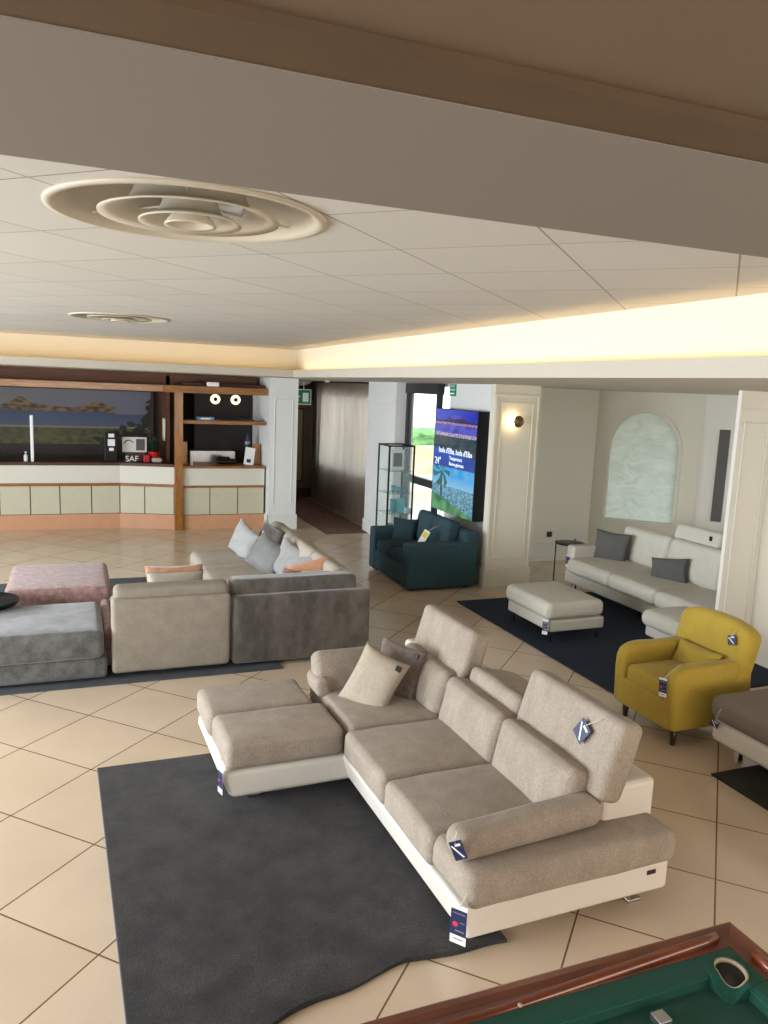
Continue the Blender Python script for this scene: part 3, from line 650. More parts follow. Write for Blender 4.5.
lathe('bottle_label', M['cream'], t, (2.72, 6.88, 1.055), [(.0465, .33), (.0465, .38)], 16)
t = thing('slim_bottle', 'slim white bottle at the left end of the right counter', 'bottle', (1.70, 6.6, 1.055)); lathe('bottle_body', M['white'], t, (1.72, 6.5, 1.055), [(.022, 0), (.024, .01), (.02, .09), (.009, .12), (.009, .17), (.001, .17)], 16)
t = thing('small_box', 'small blue and white box lying on the upper reception shelf', 'box', (1.93, 6.5, 1.80)); box('body', M['bluebox'], t, 1.80, 2.08, 6.46, 6.6, 1.80, 1.855, bev=.005); box('stripe', M['white'], t, 1.86, 2.02, 6.455, 6.46, 1.815, 1.84)
o = box('papers', M['dwood'], None, 2.5, 2.75, 6.46, 6.62, 1.80, 1.825); tag(o, 'flat brown folder at the right end of the upper shelf', 'folder')
o = box('emergency_light', M['silver'], None, 1.93, 2.13, 6.30, 6.42, 2.35, 2.43, bev=.008); tag(o, 'small grey box light on top of the wooden header beam', 'emergency light')

# ================================================================== CORRIDOR
bm = bmesh.new(); n = 420; g = []
for j in range(13):
    z = .03+2.48*j/12
    row = []
    for i in range(n+1):
        f_ = i/n; y = 6.45+3.25*f_; am = .055*(1.15-.5*j/12)
        x = 4.75+am*math.sin(f_*82+1.5*math.sin(f_*7))+.02*math.sin(f_*23+j*.15)-(.05*math.exp(-((f_-.18)/.07)**2)*(1-j/12)) 
        row.append(bm.verts.new((x, y, z)))
    g.append(row)
for j in range(12):
    for i in range(n): bm.faces.new((g[j][i], g[j][i+1], g[j+1][i+1], g[j+1][i]))
t = NT('sheer_curtain'); d_ = t.n('ShaderNodeBsdfDiffuse'); d_.inputs[0].default_value = srgb('#796b5f'); tl_ = t.n('ShaderNodeBsdfTranslucent'); tl_.inputs[0].default_value = srgb('#ddd4c8')
mx = t.n('ShaderNodeMixShader'); mx.inputs[0].default_value = .6; t.l(d_.outputs[0], mx.inputs[1]); t.l(tl_.outputs[0], mx.inputs[2])
tp = t.n('ShaderNodeBsdfTransparent'); m2 = t.n('ShaderNodeMixShader'); m2.inputs[0].default_value = .02; t.l(mx.outputs[0], m2.inputs[1]); t.l(tp.outputs[0], m2.inputs[2]); t.l(m2.outputs[0], t.out.inputs[0])
tc_ = thing('curtain', 'long sheer grey brown curtain hanging before the corridor window', 'curtain', (4.75, 8.1, 0))
link_mesh('drape', bm, t.m, tc_, True); tube('curtain_rail', M['dark_trim'], tc_, [(4.75, 6.0, 2.52), (4.75, 9.8, 2.52)], .012)
o = box('corridor_rug', M['redrug'], None, 3.79, 4.62, 5.60, 9.8, .0, .012); tag(o, 'long faded brown red runner rug in the corridor', 'rug')
t = thing('exit_sign', 'green and white emergency exit sign with running figure hanging in the corridor', 'exit sign', (4.25, 9.0, 2.05))
box('housing', M['signw'], t, 3.86, 4.46, 9.0, 9.04, 2.05, 2.36, bev=.004); box('green_face', M['green'], t, 3.87, 4.445, 8.994, 9.0, 2.065, 2.345)
boxes('door_symbol', M['signw'], t, [(4.28, 4.40, 8.99, 8.994, 2.11, 2.29)])
bm = bmesh.new()
for p in ([(4.10, 2.24), (4.16, 2.25), (4.15, 2.17), (4.11, 2.17)], [(4.11, 2.18), (4.15, 2.18), (4.20, 2.14), (4.19, 2.12)], [(4.11, 2.18), (4.14, 2.18), (4.09, 2.11), (4.04, 2.11), (4.07, 2.13)], [(4.15, 2.245), (4.22, 2.21), (4.21, 2.195), (4.15, 2.225)], [(4.11, 2.245), (4.05, 2.22), (4.06, 2.205), (4.12, 2.225)]):
    bm.faces.new([bm.verts.new((x, 8.991, z)) for x, z in p])
bmesh.ops.create_circle(bm, cap_ends=True, radius=.022, segments=16, matrix=Matrix.Translation((4.16, 8.991, 2.28)) @ Matrix.Rotation(R(90), 4, 'X'))
for p in ([(3.93, 2.20), (3.98, 2.25), (3.98, 2.215), (4.03, 2.215), (4.03, 2.185), (3.98, 2.185), (3.98, 2.15)],): bm.faces.new([bm.verts.new((x, 8.991, z)) for x, z in p])
link_mesh('running_figure', bm, M['signw'], t)
for hx_ in (4.0, 4.3): box('hanger', M['signw'], t, hx_, hx_+.01, 9.01, 9.03, 2.36, 2.54)
t = thing('ceiling_lamp', 'white round dome ceiling lamp at the end of the corridor', 'ceiling lamp', (4.2, 9.35, 2.54)); lathe('shade', M['plaster'], t, (4.2, 9.3, 2.54), [(.33, 0), (.33, -.03), (.25, -.08), (.12, -.11), (.001, -.115)], 32)
lathe('base_plate', M['chrome'], t, (4.2, 9.3, 2.54), [(.345, 0), (.345, -.012), (.33, -.015)], 32)
t = thing('smoke_detector', 'small white detector disc on the soffit before the curtain', 'smoke detector', (4.05, 6.6, 2.54)); lathe('body', M['white'], t, (4.05, 6.6, 2.54), [(.05, 0), (.05, -.02), (.03, -.035), (.001, -.036)], 20)

# ================================================================== GREEN WALL SIGN, TV, CABINET
t = thing('wall_exit_sign', 'small square green emergency sign with white writing above the television', 'sign', (4.83, 3.25, 2.3))
box('board', M['green'], t, 4.818, 4.838, 3.16, 3.335, 2.37, 2.53)
for s, z in (('USCITA DI', 2.502), ('EMERGENZA', 2.455)): text('writing', M['signw'], t, s, .032, (4.816, 3.248, z), (0, -1, 0), depth=.001)
boxes('white_bar', M['signw'], t, [(4.814, 4.818, 3.18, 3.315, 2.395, 2.415)])
def tv(u, v):
    n1 = noise.noise(Vector((u*8, v*12, 1))); n2 = noise.noise(Vector((u*40, v*60, 5)))
    if v > .44:
        w = (v-.44)/.56
        if w > .86-.05*(1 if False else math.sin(u*9)) + (.0): c = mixc(hx('#4a55d0'), hx('#2438b8'), u)
        elif w > .74: 
            hill = .86+.07*math.exp(-((u-.3)/.12)**2)+.05*math.exp(-((u-.65)/.2)**2)-.05
            c = mixc(hx('#2b2748'), hx('#4a3c6a'), .5+n2) if w < hill else hx('#5a50d0')
            if w < .78: c = mixc(hx('#d9a8a0'), hx('#5a4db8'), .5+n2*1.8)
        elif w > .60: c = mixc(hx('#6468d8'), hx('#3e3ea8'), .4+n1+n2)
        elif w > .54: c = mixc(hx('#d8c8d8'), hx('#7a70b0'), .5+n2*2) if u > .0 else hx('#4a7a50')
        elif w > .34+.0-.14*u: c = mixc(hx('#2a3a50'), hx('#4a6058'), .4+n2*1.6+n1*.6)
        else: c = mixc(hx('#1d3f9a'), hx('#2a5ac8'), w*3+n1*.4)
    else:
        w = v/.44
        gl = .34-.34*(u-.15)
        if w > .80-.0: c = mixc(hx('#2aa0ee'), hx('#5ab8f0'), .5+n1)
        elif w > .58: c = mixc(hx('#3aa8ee'), hx('#9ad0f0'), (.85-w)*3)
        elif w > gl: c = mixc(hx('#8ac0e0'), hx('#2f6a78'), .55+n2*1.5+n1*.4)
        else: c = mixc(hx('#6aa86a'), hx('#2f7050'), .45+n1*1.3)
        px_, pz_ = .22, .90; dx, dz = u-px_, (w-pz_)
        if abs(dx+.03*dz) < .025 and .32 < w < .90: c = hx('#2f5a4a')
        ang = math.atan2(dz, dx*1.4); rr = math.hypot(dx*1.4, dz*.8)
        if rr < .30 and math.sin(ang*7+rr*9) > .1 and w > .55: c = hx('#2f6a58')
    return c
t = thing('television', 'large black wall screen showing a town by night above a palm beach', 'television', (4.75, 2.8, .78))
box('housing', M['blackp'], t, 4.665, 4.835, 2.165, 3.405, .785, 2.195, bev=.004)
M['tv'] = attr_mat('screen_picture', 0.15, 0.75)
painted('screen', M['tv'], t, (4.662, 3.40, .79), (0, -1.23, 0), (0, 0, 1.40), 110, 150, tv, (0, 0, 0))
M['tvt'] = mat('screen_text', '#dfe6ff', .5, emit='#dfe6ff', es=.7)
text('caption', M['tvt'], t, "Isola d'Elba, Isola d'Elba", .105, (4.659, 2.75, 1.63), (0, -1, 0), depth=.001)
text('caption', M['tvt'], t, 'Temperatura', .07, (4.659, 2.72, 1.54), (0, -1, 0), depth=.001)
text('caption', M['tvt'], t, 'Buona giornata', .07, (4.659, 2.69, 1.465), (0, -1, 0), depth=.001)
text('caption', M['tvt'], t, '24°', .14, (4.659, 3.26, 1.47), (0, -1, 0), depth=.001)
# glass display cabinet
t = thing('glass_display_cabinet', 'tall narrow glass display cabinet with black frame beside the petrol sofa', 'display cabinet', (4.36, 3.93, 0))
x0, x1, y0, y1, z1 = 4.13, 4.54, 3.78, 4.22, 1.635; w = .022
L = []
for x in (x0, x1-w):
    for y in (y0, y1-w): L.append((x, x+w, y, y+w, 0, z1))
for z in (0.03, z1-w):
    L += [(x0, x1, y0, y0+w, z, z+w), (x0, x1, y1-w, y1, z, z+w), (x0, x0+w, y0, y1, z, z+w), (x1-w, x1, y0, y1, z, z+w)]
boxes('frame', M['black'], t, L)
boxes('glass_panes', M['glass'], t, [(x0+.008, x0+.012, y0+w, y1-w, .05, z1-w), (x1-.012, x1-.008, y0+w, y1-w, .05, z1-w), (x0+w, x1-w, y0+.008, y0+.012, .05, z1-w), (x0+w, x1-w, y1-.012, y1-.008, .05, z1-w)])
for z in (.36, .62, .92, 1.25): box('glass_shelf', M['gshelf'], t, x0+.014, x1-.014, y0+.014, y1-.014, z, z+.008)
t = thing('picture_card', 'black and white photo card on the top cabinet shelf', 'picture', (4.37, 3.98, 1.258))
box('card', M['paper'], t, 4.24, 4.44, 3.95, 3.96, 1.258, 1.56); box('print', M['greyp'], t, 4.27, 4.41, 3.946, 3.95, 1.31, 1.51)
for (x, z, w_, h, lab) in ((4.28, .928, .035, .11, 'small aqua glass jar on the second cabinet shelf, at left'), (4.36, .928, .03, .08, 'short aqua glass tumbler on the second cabinet shelf, in the middle'), (4.44, .928, .028, .09, 'small pale glass on the second cabinet shelf, at right'), (4.29, .628, .05, .2, 'aqua glass vase on the third cabinet shelf, at left'), (4.25, .368, .045, .1, 'turquoise bowl on the bottom cabinet shelf')):
    o = lathe('glass_vessel', M['aqua'], None, (x, 3.93, z), [(w_*.6, 0), (w_, .01), (w_, h), (w_*.9, h), (w_*.85, .015), (.001, .012)], 18); tag(o, lab, 'glassware')
o = box('aqua_box', mat('aqua_card', '#6fc0c6', .4), None, 4.33, 4.47, 3.9, 3.98, .628, .84); tag(o, 'flat aqua gift box on the third cabinet shelf', 'box')
o = box('aqua_box', mat('pale_card', '#cfe0de', .4), None, 4.44, 4.52, 3.80, 3.86, .628, .71); tag(o, 'small pale carton on the third cabinet shelf, at right', 'box')
o = soft('glass_dish', mat('teal_glass', '#27b5b0', .1), None, (4.40, 3.92, .40), (.12, .10, .06), r=.028, n=3); tag(o, 'bright teal glass dish on the bottom cabinet shelf', 'glassware')

# sconce
t = thing('wall_sconce', 'round brass wall sconce glowing on the panelled pillar', 'wall sconce', (5.0, 1.80, 2.02))
lathe('back_glow', M['lamp'], t, (4.955, 1.775, 2.10), [(.002, .0), (.05, .002), (.05, .03), (.002, .03)], 24, 'y')
lathe('shade_disc', M['gold'], t, (4.985, 1.715, 2.10), [(.001, -.03), (.04, -.024), (.068, -.008), (.072, .006), (.065, .01), (.001, .0)], 32, 'y')
boxes('bracket', M['gold'], t, [(4.985, 5.03, 1.73, 1.838, 2.09, 2.11)])
# ================================================================== TAGS
def swing_tag(label, p, size=(.062, .13), ang=0, tilt=0, cord=None, facing=(-1, 0, 0), style='card'):
    """hanging card: p = top centre of the card"""
    t = thing('price_tag', label, 'price tag', p)
    n_ = Vector(facing).normalized(); side = Vector((0, 0, 1)).cross(n_).normalized(); upv = Vector((0, 0, 1))
    if tilt: upv = (upv*math.cos(R(tilt))+n_*-math.sin(R(tilt))); n_ = side.cross(upv).normalized()
    rm = Matrix.Rotation(R(ang), 3, n_); side = rm @ side; upv = rm @ upv
    def q(name, m, u0, u1, v0, v1, d0, d1):
        bm = bmesh.new(); vs = box_into(bm, u0, u1, d0, d1, v0, v1)
        for v in bm.verts: c = v.co.copy(); v.co = Vector(p)+side*c.x+upv*c.z+n_*c.y
        return link_mesh(name, bm, m, t)
    w_, h_ = size; 
    if style == 'card':
        q('card', M['white'], -w_/2, w_/2, -h_, 0, 0, .0015)
        q('printed_panel', M['navy'], -w_/2, w_/2, -h_*.78, -h_*.12, .0015, .0025)
        bm = bmesh.new(); bmesh.ops.create_circle(bm, cap_ends=True, radius=w_*.17, segments=16)
        for v in bm.verts: c = v.co.copy(); v.co = Vector(p)+side*(c.x-w_*.2)+upv*(c.y-h_*.5)+n_*.003
        link_mesh('red_sticker', bm, M['red'], t)
        bm = bmesh.new()
        for (a, b, c0, c1) in ((-.38, .38, -.20, -.225), (.1, .38, -.42, -.445), (-.2, .38, -.64, -.68), (-.3, .3, -.86, -.89)):
            vs = [Vector(p)+side*(w_*u)+upv*(h_*v)+n_*.003 for u, v in ((a, c0), (b, c0), (b, c1), (a, c1))]; bm.faces.new([bm.verts.new(v) for v in vs])
        link_mesh('print_lines', bm, M['silver'], t)
    else:
        q('card', M['navy'], -w_/2, w_/2, -h_, 0, 0, .002)
        bm = bmesh.new()
        for pts in (((-.45, -.2), (-.3, -.2), (.35, -.9), (.2, -.9)), ((-.1, -.15), (.35, -.15), (.35, -.28), (-.1, -.28))):
            bm.faces.new([bm.verts.new(Vector(p)+side*(w_*u)+upv*(h_*v)+n_*.003) for u, v in pts])
        link_mesh('white_mark', bm, M['white'], t)
    if cord:
        c0 = Vector(cord); c1 = Vector(p)-upv*.008+n_*.003; m_ = (c0+c1)/2+n_*.008
        tube('cord', M['cord'], t, [c0, c0*.5+m_*.5+n_*.004, m_, c1*.5+m_*.5+n_*.002, c1], .0022, 6)
    return t

# ================================================================== MAIN SECTIONAL
t = thing('sectional_sofa', 'greige fabric corner sofa with white leather base and adjustable headrests', 'sofa', (1.8, -2.7, 0))
# white base long part : profile with curved underside, plan x 1.47..2.56 , y -3.92..-1.55
bm = soft_bm((1.985, -2.73, .175), (1.15, 2.38, .17), r=.03, n=14)
for v in bm.verts:
    f_ = max(0, (1.6-v.co.x)/.2)
    if v.co.z < .26: v.co.x += max(0, (.26-v.co.z))*.30*min(1, f_)
link_mesh('base', bm, M['leather'], t, True)
bm = soft_bm((1.10, -2.02, .175), (.80, .86, .17), r=.035, n=12)
for v in bm.verts:
    if v.co.x < .8 and v.co.z < .2: v.co.x += (.2-v.co.z)*.45
link_mesh('chaise_base', bm, M['leather'], t, True)
bm = bmesh.new(); box_into(bm, 2.22, 2.54, -3.80, -1.50, .25, .61, .03, 3); link_mesh('back_base', bm, M['leather'], t, False)
box('maker_plate', M['legdark'], t, 2.42, 2.47, -3.925, -3.918, .195, .215)
# seats
G = M['greige']
soft('seat_cushion', G, t, (1.745, -2.075, .352), (.62, .80, .17), r=.045, puff=(0, .005, .02), wr=.004, seed=1)
soft('seat_cushion', G, t, (1.755, -2.79, .354), (.72, .60, .168), r=.04, puff=(.006, .0, .02), wr=.004, seed=2)
soft('seat_cushion', G, t, (1.755, -3.375, .354), (.72, .555, .168), r=.04, puff=(.006, .0, .02), wr=.004, seed=3)
soft('chaise_cushion', G, t, (1.065, -2.25, .35), (.71, .44, .17), r=.045, puff=(0, 0, .015), wr=.004, seed=4)
soft('chaise_side_pad', G, t, (1.03, -1.80, .35), (.68, .45, .17), r=.05, puff=(0, 0, .01), wr=.004, seed=5)
soft('arm_pad', G, t, (1.975, -3.80, .352), (1.12, .38, .16), r=.05, puff=(0, 0, .01), wr=.004, seed=6)
# near bolster
bm = soft_bm((1.80, -3.80, .505), (.78, .165, .14), r=.064, wr=.003, rot=(0, -2, 1.5), n=12, seed=7); link_mesh('arm_bolster', bm, G, t, True)
# far arm
soft('arm_lower_pad', G, t, (1.45, -1.84, .48), (.10, .24, .13), r=.04, rot=(0, -12, 0), seed=8)
soft('arm_cushion', G, t, (1.70, -1.82, .54), (.56, .15, .28), r=.05, rot=(-24, 0, 0), wr=.005, seed=9)
# back cushions (leaning)
for (y, w_, sd) in ((-2.12, .66, 10), (-2.78, .64, 11), (-3.43, .66, 12)):
    soft('back_cushion', G, t, (2.12, y, .53), (.17, w_-.01, .31), r=.05, puff=(.025, 0, .0), rot=(0, 14, 0), wr=.007, seed=sd)
# headrests
hl = []
for (c_, d_, rot_, sd) in (((2.27, -2.11, .765), (.15, .72, .35), (0, 16, 0), 13), ((2.36, -2.79, .665), (.34, .56, .13), (0, 14, 0), 14), ((2.28, -3.46, .735), (.15, .78, .40), (0, 17, 0), 15)):
    soft('headrest', G, t, c_, d_, r=.045, rot=rot_, wr=.005, seed=sd)
# feet
def sled_foot(x, y):
    zf = 0 if x > 2 else .018; bm = bmesh.new(); box_into(bm, x-.03, x+.05, y-.03, y+.03, zf, zf+.018, .003); box_into(bm, x-.03, x-.018, y-.03, y+.03, .018, .11)
    return link_mesh('foot', bm, M['chrome'], t)
for x, y in ((2.42, -3.82), (1.58, -3.80), (2.42, -1.7), (.9, -1.75), (.9, -2.30)): sled_foot(x, y)
pillow('scatter_cushion', 'beige woven square cushion leaning in the corner of the greige sofa', M['beigep'], (1.70, -2.14, .57), .34, .40, .13, (-26, 17, -50), 'cushions on the greige sofa', 1, (.12, .145))
pillow('scatter_cushion', 'brown chenille square cushion tucked behind the beige one', M['brownp'], (1.90, -2.05, .57), .36, .40, .12, (-18, 4, -56), 'cushions on the greige sofa', 2, (.12, .145))
t.rotation_euler.z = R(1.2); t.location.x -= .012
swing_tag('navy price tag hanging from the near front corner of the greige sofa', (1.385, -4.0, .335), (.072, .175), 0, 0, (1.44, -3.995, .40), (-.75, -.6, 0))
swing_tag('navy swing tag tied to the tall near headrest of the greige sofa', (2.225, -3.64, .86), (.09, .095), -28, 17, (2.28, -3.72, .92), (-1, 0, .0), 'fold')
swing_tag('navy swing tag on the end of the arm bolster', (1.405, -3.885, .55), (.055, .085), 25, 0, (1.43, -3.86, .59), (-.6, -.8, 0), 'fold')
swing_tag('navy price tag hanging at the near corner of the chaise', (.67, -2.46, .285), (.06, .15), 0, 0, (.70, -2.43, .38), (-1, -.25, 0))

# ================================================================== MAIN RUG (with wavy near edge)
bm = bmesh.new(); nx, ny = 60, 72; g = {}
for j in range(ny+1):
    for i in range(nx+1):
        u, v = i/nx, j/ny; x = .04+.06*v*(1-u)+1.66*u
        yn = -4.24+.30*min(1, u/.45)**.75+.075*min(1, max(0, (u-.45)/.25))-.03*max(0, (u-.8)/.2)+.012*math.sin(u*21); y = -1.72+(yn+1.72)*v
        z = .016+.010*math.exp(-((v-.97)/.05)**2)*(1+math.sin(u*17+1))*.9+.003*math.exp(-((v-.86+.05*u)/.03)**2)
        g[i, j] = bm.verts.new((x, y, z))
for j in range(ny):
    for i in range(nx): bm.faces.new((g[i, j], g[i, j+1], g[i+1, j+1], g[i+1, j]))
e = bmesh.ops.extrude_face_region(bm, geom=list(bm.faces))
for v in [x for x in e['geom'] if isinstance(x, bmesh.types.BMVert)]: v.co.z = .001
o = link_mesh('area_rug', bm, M['rug'], None, False); tag(o, 'large dark grey pile rug under the greige corner sofa', 'rug')
bm = bmesh.new(); lo = [(.035, -1.72), (.045, -1.72), (.105, -4.2), (.095, -4.2)]; v0 = [bm.verts.new((x, y, .001)) for x, y in lo]; v1 = [bm.verts.new((x, y, .015)) for x, y in lo]
bm.faces.new(v0); bm.faces.new(v1[::-1])
for i in range(4): bm.faces.new((v0[i], v0[(i+1) % 4], v1[(i+1) % 4], v1[i]))
link_mesh('rug_binding', bm, M['rugl'], o)

# ================================================================== GREY SECTIONAL
o = box('area_rug', M['slaterug'], None, -3.0, 1.58, -.30, 3.2, 0, .012); tag(o, 'dark slate rug under the velvet sectional and pink ottoman', 'rug')
t = thing('sectional_sofa', 'low grey velvet and beige linen sectional seen from behind', 'sofa', (1.3, 1.0, 0))
# beige back module
soft('back_panel', M['lbeige'], t, (.665, -.10, .36), (.95, .22, .62), r=.035, wr=.004, seed=21)
soft('back_bolster', M['lbeige'], t, (.675, -.05, .685), (.93, .20, .13), r=.05, wr=.005, seed=22)
# grey back module
soft('back_panel', M['grey_velvet'], t, (1.785, -.08, .335), (1.25, .24, .60), r=.04, wr=.004, seed=23)
soft('back_bolster', M['grey_velvet'], t, (1.73, -.02, .675), (1.14, .20, .17), r=.045, wr=.006, seed=24)
soft('arm_base', M['grey_velvet'], t, (2.32, 1.35, .31), (.20, 2.9, .56), r=.05, wr=.004, seed=25)
soft('seat_base', M['grey_velvet'], t, (1.25, .55, .12), (2.0, 1.2, .17), r=.03)
soft('seat_base', M['cream'], t, (1.78, 1.98, .12), (1.0, 1.75, .17), r=.03)
soft('seat_cushion', M['lbeige'], t, (.68, .52, .30), (.95, 1.0, .2), r=.06, puff=(0, 0, .015))
soft('seat_cushion', M['cream'], t, (1.72, .55, .30), (1.10, 1.02, .2), r=.06, puff=(0, 0, .015))
soft('seat_cushion', M['cream'], t, (1.72, 1.50, .30), (1.04, .86, .2), r=.06, puff=(0, 0, .015))
s_ = soft('seat_cushion', M['cream'], t, (1.70, 2.40, .30), (1.00, .90, .2), r=.07, puff=(0, 0, .02))
for (y, w_) in ((.55, .80), (1.38, .84), (2.28, .92)): soft('back_cushion', M['cream'], t, (2.22, y, .58), (.20, w_, .36), r=.07, rot=(0, 14, 0), wr=.006, seed=int(y*10))
soft('corner_back_cushion', M['grey_velvet'], t, (2.10, .26, .56), (.5, .18, .30), r=.06, rot=(-10, 0, 0))
# left low seat module in grey velvet
soft('chaise_base', M['blue_velvet'], t, (-.42, .30, .12), (1.14, 1.02, .17), r=.03, wr=.003)
soft('chaise_cushion', M['blue_velvet'], t, (-.42, .22, .32), (1.10, .95, .23), r=.06, puff=(0, 0, .01), wr=.006, seed=27)
soft('chaise_link', M['pink'], t, (.17, .45, .22), (.07, .9, .34), r=.03)
t = thing('ottoman', 'pink chenille rectangular ottoman beside the velvet sectional', 'ottoman', (-.22, 1.45, 0))
soft('seat_cushion', M['pink'], t, (-.225, 1.50, .37), (.92, 1.10, .24), r=.06, puff=(0, 0, .01), wr=.005, seed=31); soft('base', M['pink'], t, (-.225, 1.42, .13), (.94, 1.12, .22), r=.03)
t = thing('side_tray_table', 'dark round tray overlapping the blue grey seat at the left edge', 'table', (-.76, .60, 0))
lathe('tray_top', M['black'], t, (-.80, .62, .452), [(.001, 0), (.20, .0), (.25, .018), (.27, .045), (.268, .062), (.262, .062), (.255, .045), (.001, .040)], 40)
tube('pole', M['black'], t, [(-.99, .86, .0), (-.99, .86, .03), (-.93, .76, .475)], .012); 
IB, GV = M['iceblue'], M['blue_velvet']
gp = 'cushions on the velvet sectional'
pillow('scatter_cushion', 'ice blue velvet cushion, leftmost of the leaning row on the velvet sectional', IB, (1.78, 2.42, .575), .50, .40, .15, (-16, 18, -72), gp, 3)
pillow('scatter_cushion', 'tall grey velvet cushion behind the front one in the leaning row', M['grey_velvet'], (2.02, 2.22, .585), .48, .44, .14, (-18, 8, -75), gp, 4)
pillow('scatter_cushion', 'large shiny grey cushion standing in front of the leaning row', M['greysatin'], (1.88, 1.62, .565), .50, .40, .17, (-22, 22, -60), gp, 5)
pillow('scatter_cushion', 'pale blue grey cushion leaning right of the shiny grey one', IB, (2.06, 1.38, .55), .46, .40, .15, (-26, 18, -62), gp, 6)
pillow('scatter_cushion', 'peach velvet cushion lying near the sectional corner', M['peachv'], (2.04, .52, .62), .46, .30, .15, (-38, -16, -20), gp, 8)
pillow('scatter_cushion', 'slim cream cushion lying behind the peach one', M['iceblue'], (2.06, .92, .58), .46, .30, .13, (-40, -12, -55), gp, 9)
pillow('scatter_cushion', 'small taupe and pink cushion beside the peach one', M['pink'], (1.86, .44, .56), .30, .26, .12, (-30, 10, -30), gp, 10)
pillow('scatter_cushion', 'cream cushion with peach back sagging behind the linen backrest', M['cream'], (.76, .38, .55), .50, .40, .12, (-16, 0, 0), gp, 11)
pillow('scatter_cushion', 'peach edged cushion behind the sagging cream one', M['peachv'], (.76, .47, .57), .52, .42, .07, (-18, 0, 0), gp, 12)

# ================================================================== PETROL SOFA
t = thing('loveseat', 'petrol blue two seat sofa beneath the wall television', 'sofa', (4.1, 2.5, 0))
TL, TD = M['teal'], M['teald']
X0, X1, Y0, Y1 = 3.66, 4.60, 1.83, 3.16
soft('base', TL, t, ((X0+X1)/2, 2.5, .17), (X1-X0, Y1-Y0-.04, .25), r=.02)
soft('armrest', TL, t, (4.10, Y0+.09, .31), (.92, .18, .56), r=.03); soft('armrest', TL, t, (4.10, Y1-.09, .31), (.92, .18, .56), r=.03)
soft('back_frame', TL, t, (4.51, 2.5, .38), (.18, 1.33, .68), r=.04)
for y in (2.255, 2.735): soft('seat_cushion', TD, t, (3.98, y, .36), (.62, .47, .15), r=.045, puff=(0, 0, .02), wr=.004)
for y in (2.255, 2.735): soft('back_cushion', TL, t, (4.32, y, .62), (.19, .47, .42), r=.06, puff=(.02, 0, 0), rot=(0, 12, 0), wr=.006)
for x, y in ((3.74, 1.95), (3.74, 3.05), (4.5, 1.95), (4.5, 3.05)): box('foot', M['blackp'], t, x-.03, x+.03, y-.03, y+.03, 0, .06)
pillow('scatter_cushion', 'dark petrol square cushion leaning on the left arm of the petrol sofa', TD, (4.05, 2.93, .56), .36, .33, .13, (-20, 0, -45), 'cushion of the petrol sofa', 14)
t = thing('price_label', 'long white label with yellow square lying on the petrol sofa', 'price label', (4.02, 2.2, .45))
bm = bmesh.new(); box_into(bm, -.045, .045, 0, .003, -.16, .10); mt_ = Matrix.Translation((4.00, 2.18, .60)) @ Matrix.Rotation(R(-62), 4, 'Z') @ Matrix.Rotation(R(22), 4, 'Y') @ Matrix.Rotation(R(-18), 4, 'X'); bm.transform(mt_); link_mesh('card', bm, M['white'], t)
bm = bmesh.new(); box_into(bm, -.035, .035, -.003, 0, .0, .08); bm.transform(mt_); link_mesh('yellow_square', bm, M['yellow'], t)
tube('cord', M['cord'], t, [(4.19, 2.12, .76), (4.12, 2.12, .74), (4.04, 2.16, .68)], .0022)

# ================================================================== WHITE SOFA + OTTOMAN
o = box('area_rug', M['bluerug'], None, 4.06, 6.6, -1.80, 1.30, 0, .014); tag(o, 'navy blue pile rug under the white ottoman', 'rug')
t = thing('ottoman', 'off white rectangular ottoman on the navy rug', 'ottoman', (4.55, .08, 0))
OW = M['offwhite']
soft('seat_cushion', OW, t, (4.54, .07, .335), (.68, .84, .17), r=.06, puff=(0, 0, .012), wr=.003); soft('base', OW, t, (4.57, .07, .185), (.64, .82, .12), r=.02)
for x, y in ((4.30, -.28), (4.30, .42), (4.84, -.28), (4.84, .42)): tube('leg', M['black'], t, [(x, y, .014), (x, y, .13)], .010)
swing_tag('navy price tag hanging from the near corner of the white ottoman', (4.195, -.33, .26), (.055, .15), 0, 0, (4.22, -.33, .38), (-.8, -.6, 0))
t = thing('corner_sofa', 'off white chaise sofa below the arched window', 'sofa', (6.2, .3, 0))
soft('base', OW, t, (6.15, .40, .20), (1.00, 2.16, .15), r=.03)
soft('armrest', OW, t, (6.15, 1.42, .375), (.96, .15, .44), r=.035)
soft('seat_cushion', OW, t, (6.04, .95, .36), (.92, .82, .18), r=.06, puff=(.015, 0, .02), wr=.004); soft('seat_cushion', OW, t, (6.04, .16, .36), (.92, .78, .18), r=.06, puff=(.015, 0, .02), wr=.004)
soft('seat_cushion', OW, t, (6.04, -.62, .36), (.94, .78, .18), r=.06, puff=(.015, 0, .02), wr=.004)
soft('chaise_cushion', OW, t, (5.36, -.96, .33), (.62, .62, .16), r=.07, puff=(0, 0, .02)); soft('chaise_base', OW, t, (5.55, -.93, .20), (.85, .54, .13), r=.03)
soft('back_frame', OW, t, (6.60, .42, .42), (.14, 2.14, .56), r=.05)
soft('back_cushion', OW, t, (6.40, .86, .64), (.20, .84, .44), r=.07, puff=(.02, 0, 0), rot=(0, 12, 0), wr=.006); soft('back_cushion', OW, t, (6.36, -.02, .64), (.22, .86, .46), r=.07, puff=(.02, 0, 0), rot=(0, 16, 0), wr=.006)
h_ = soft('headrest', OW, t, (6.46, .10, .93), (.14, .70, .20), r=.055, rot=(0, 16, 0)); box('label_patch', M['blackp'], h_, 6.385, 6.39, -.14, -.10, .93, .98)
for x, y in ((5.78, 1.4), (5.78, .2), (5.05, -1.15)): tube('leg', M['black'], t, [(x, y, .014), (x, y, .14)], .012)
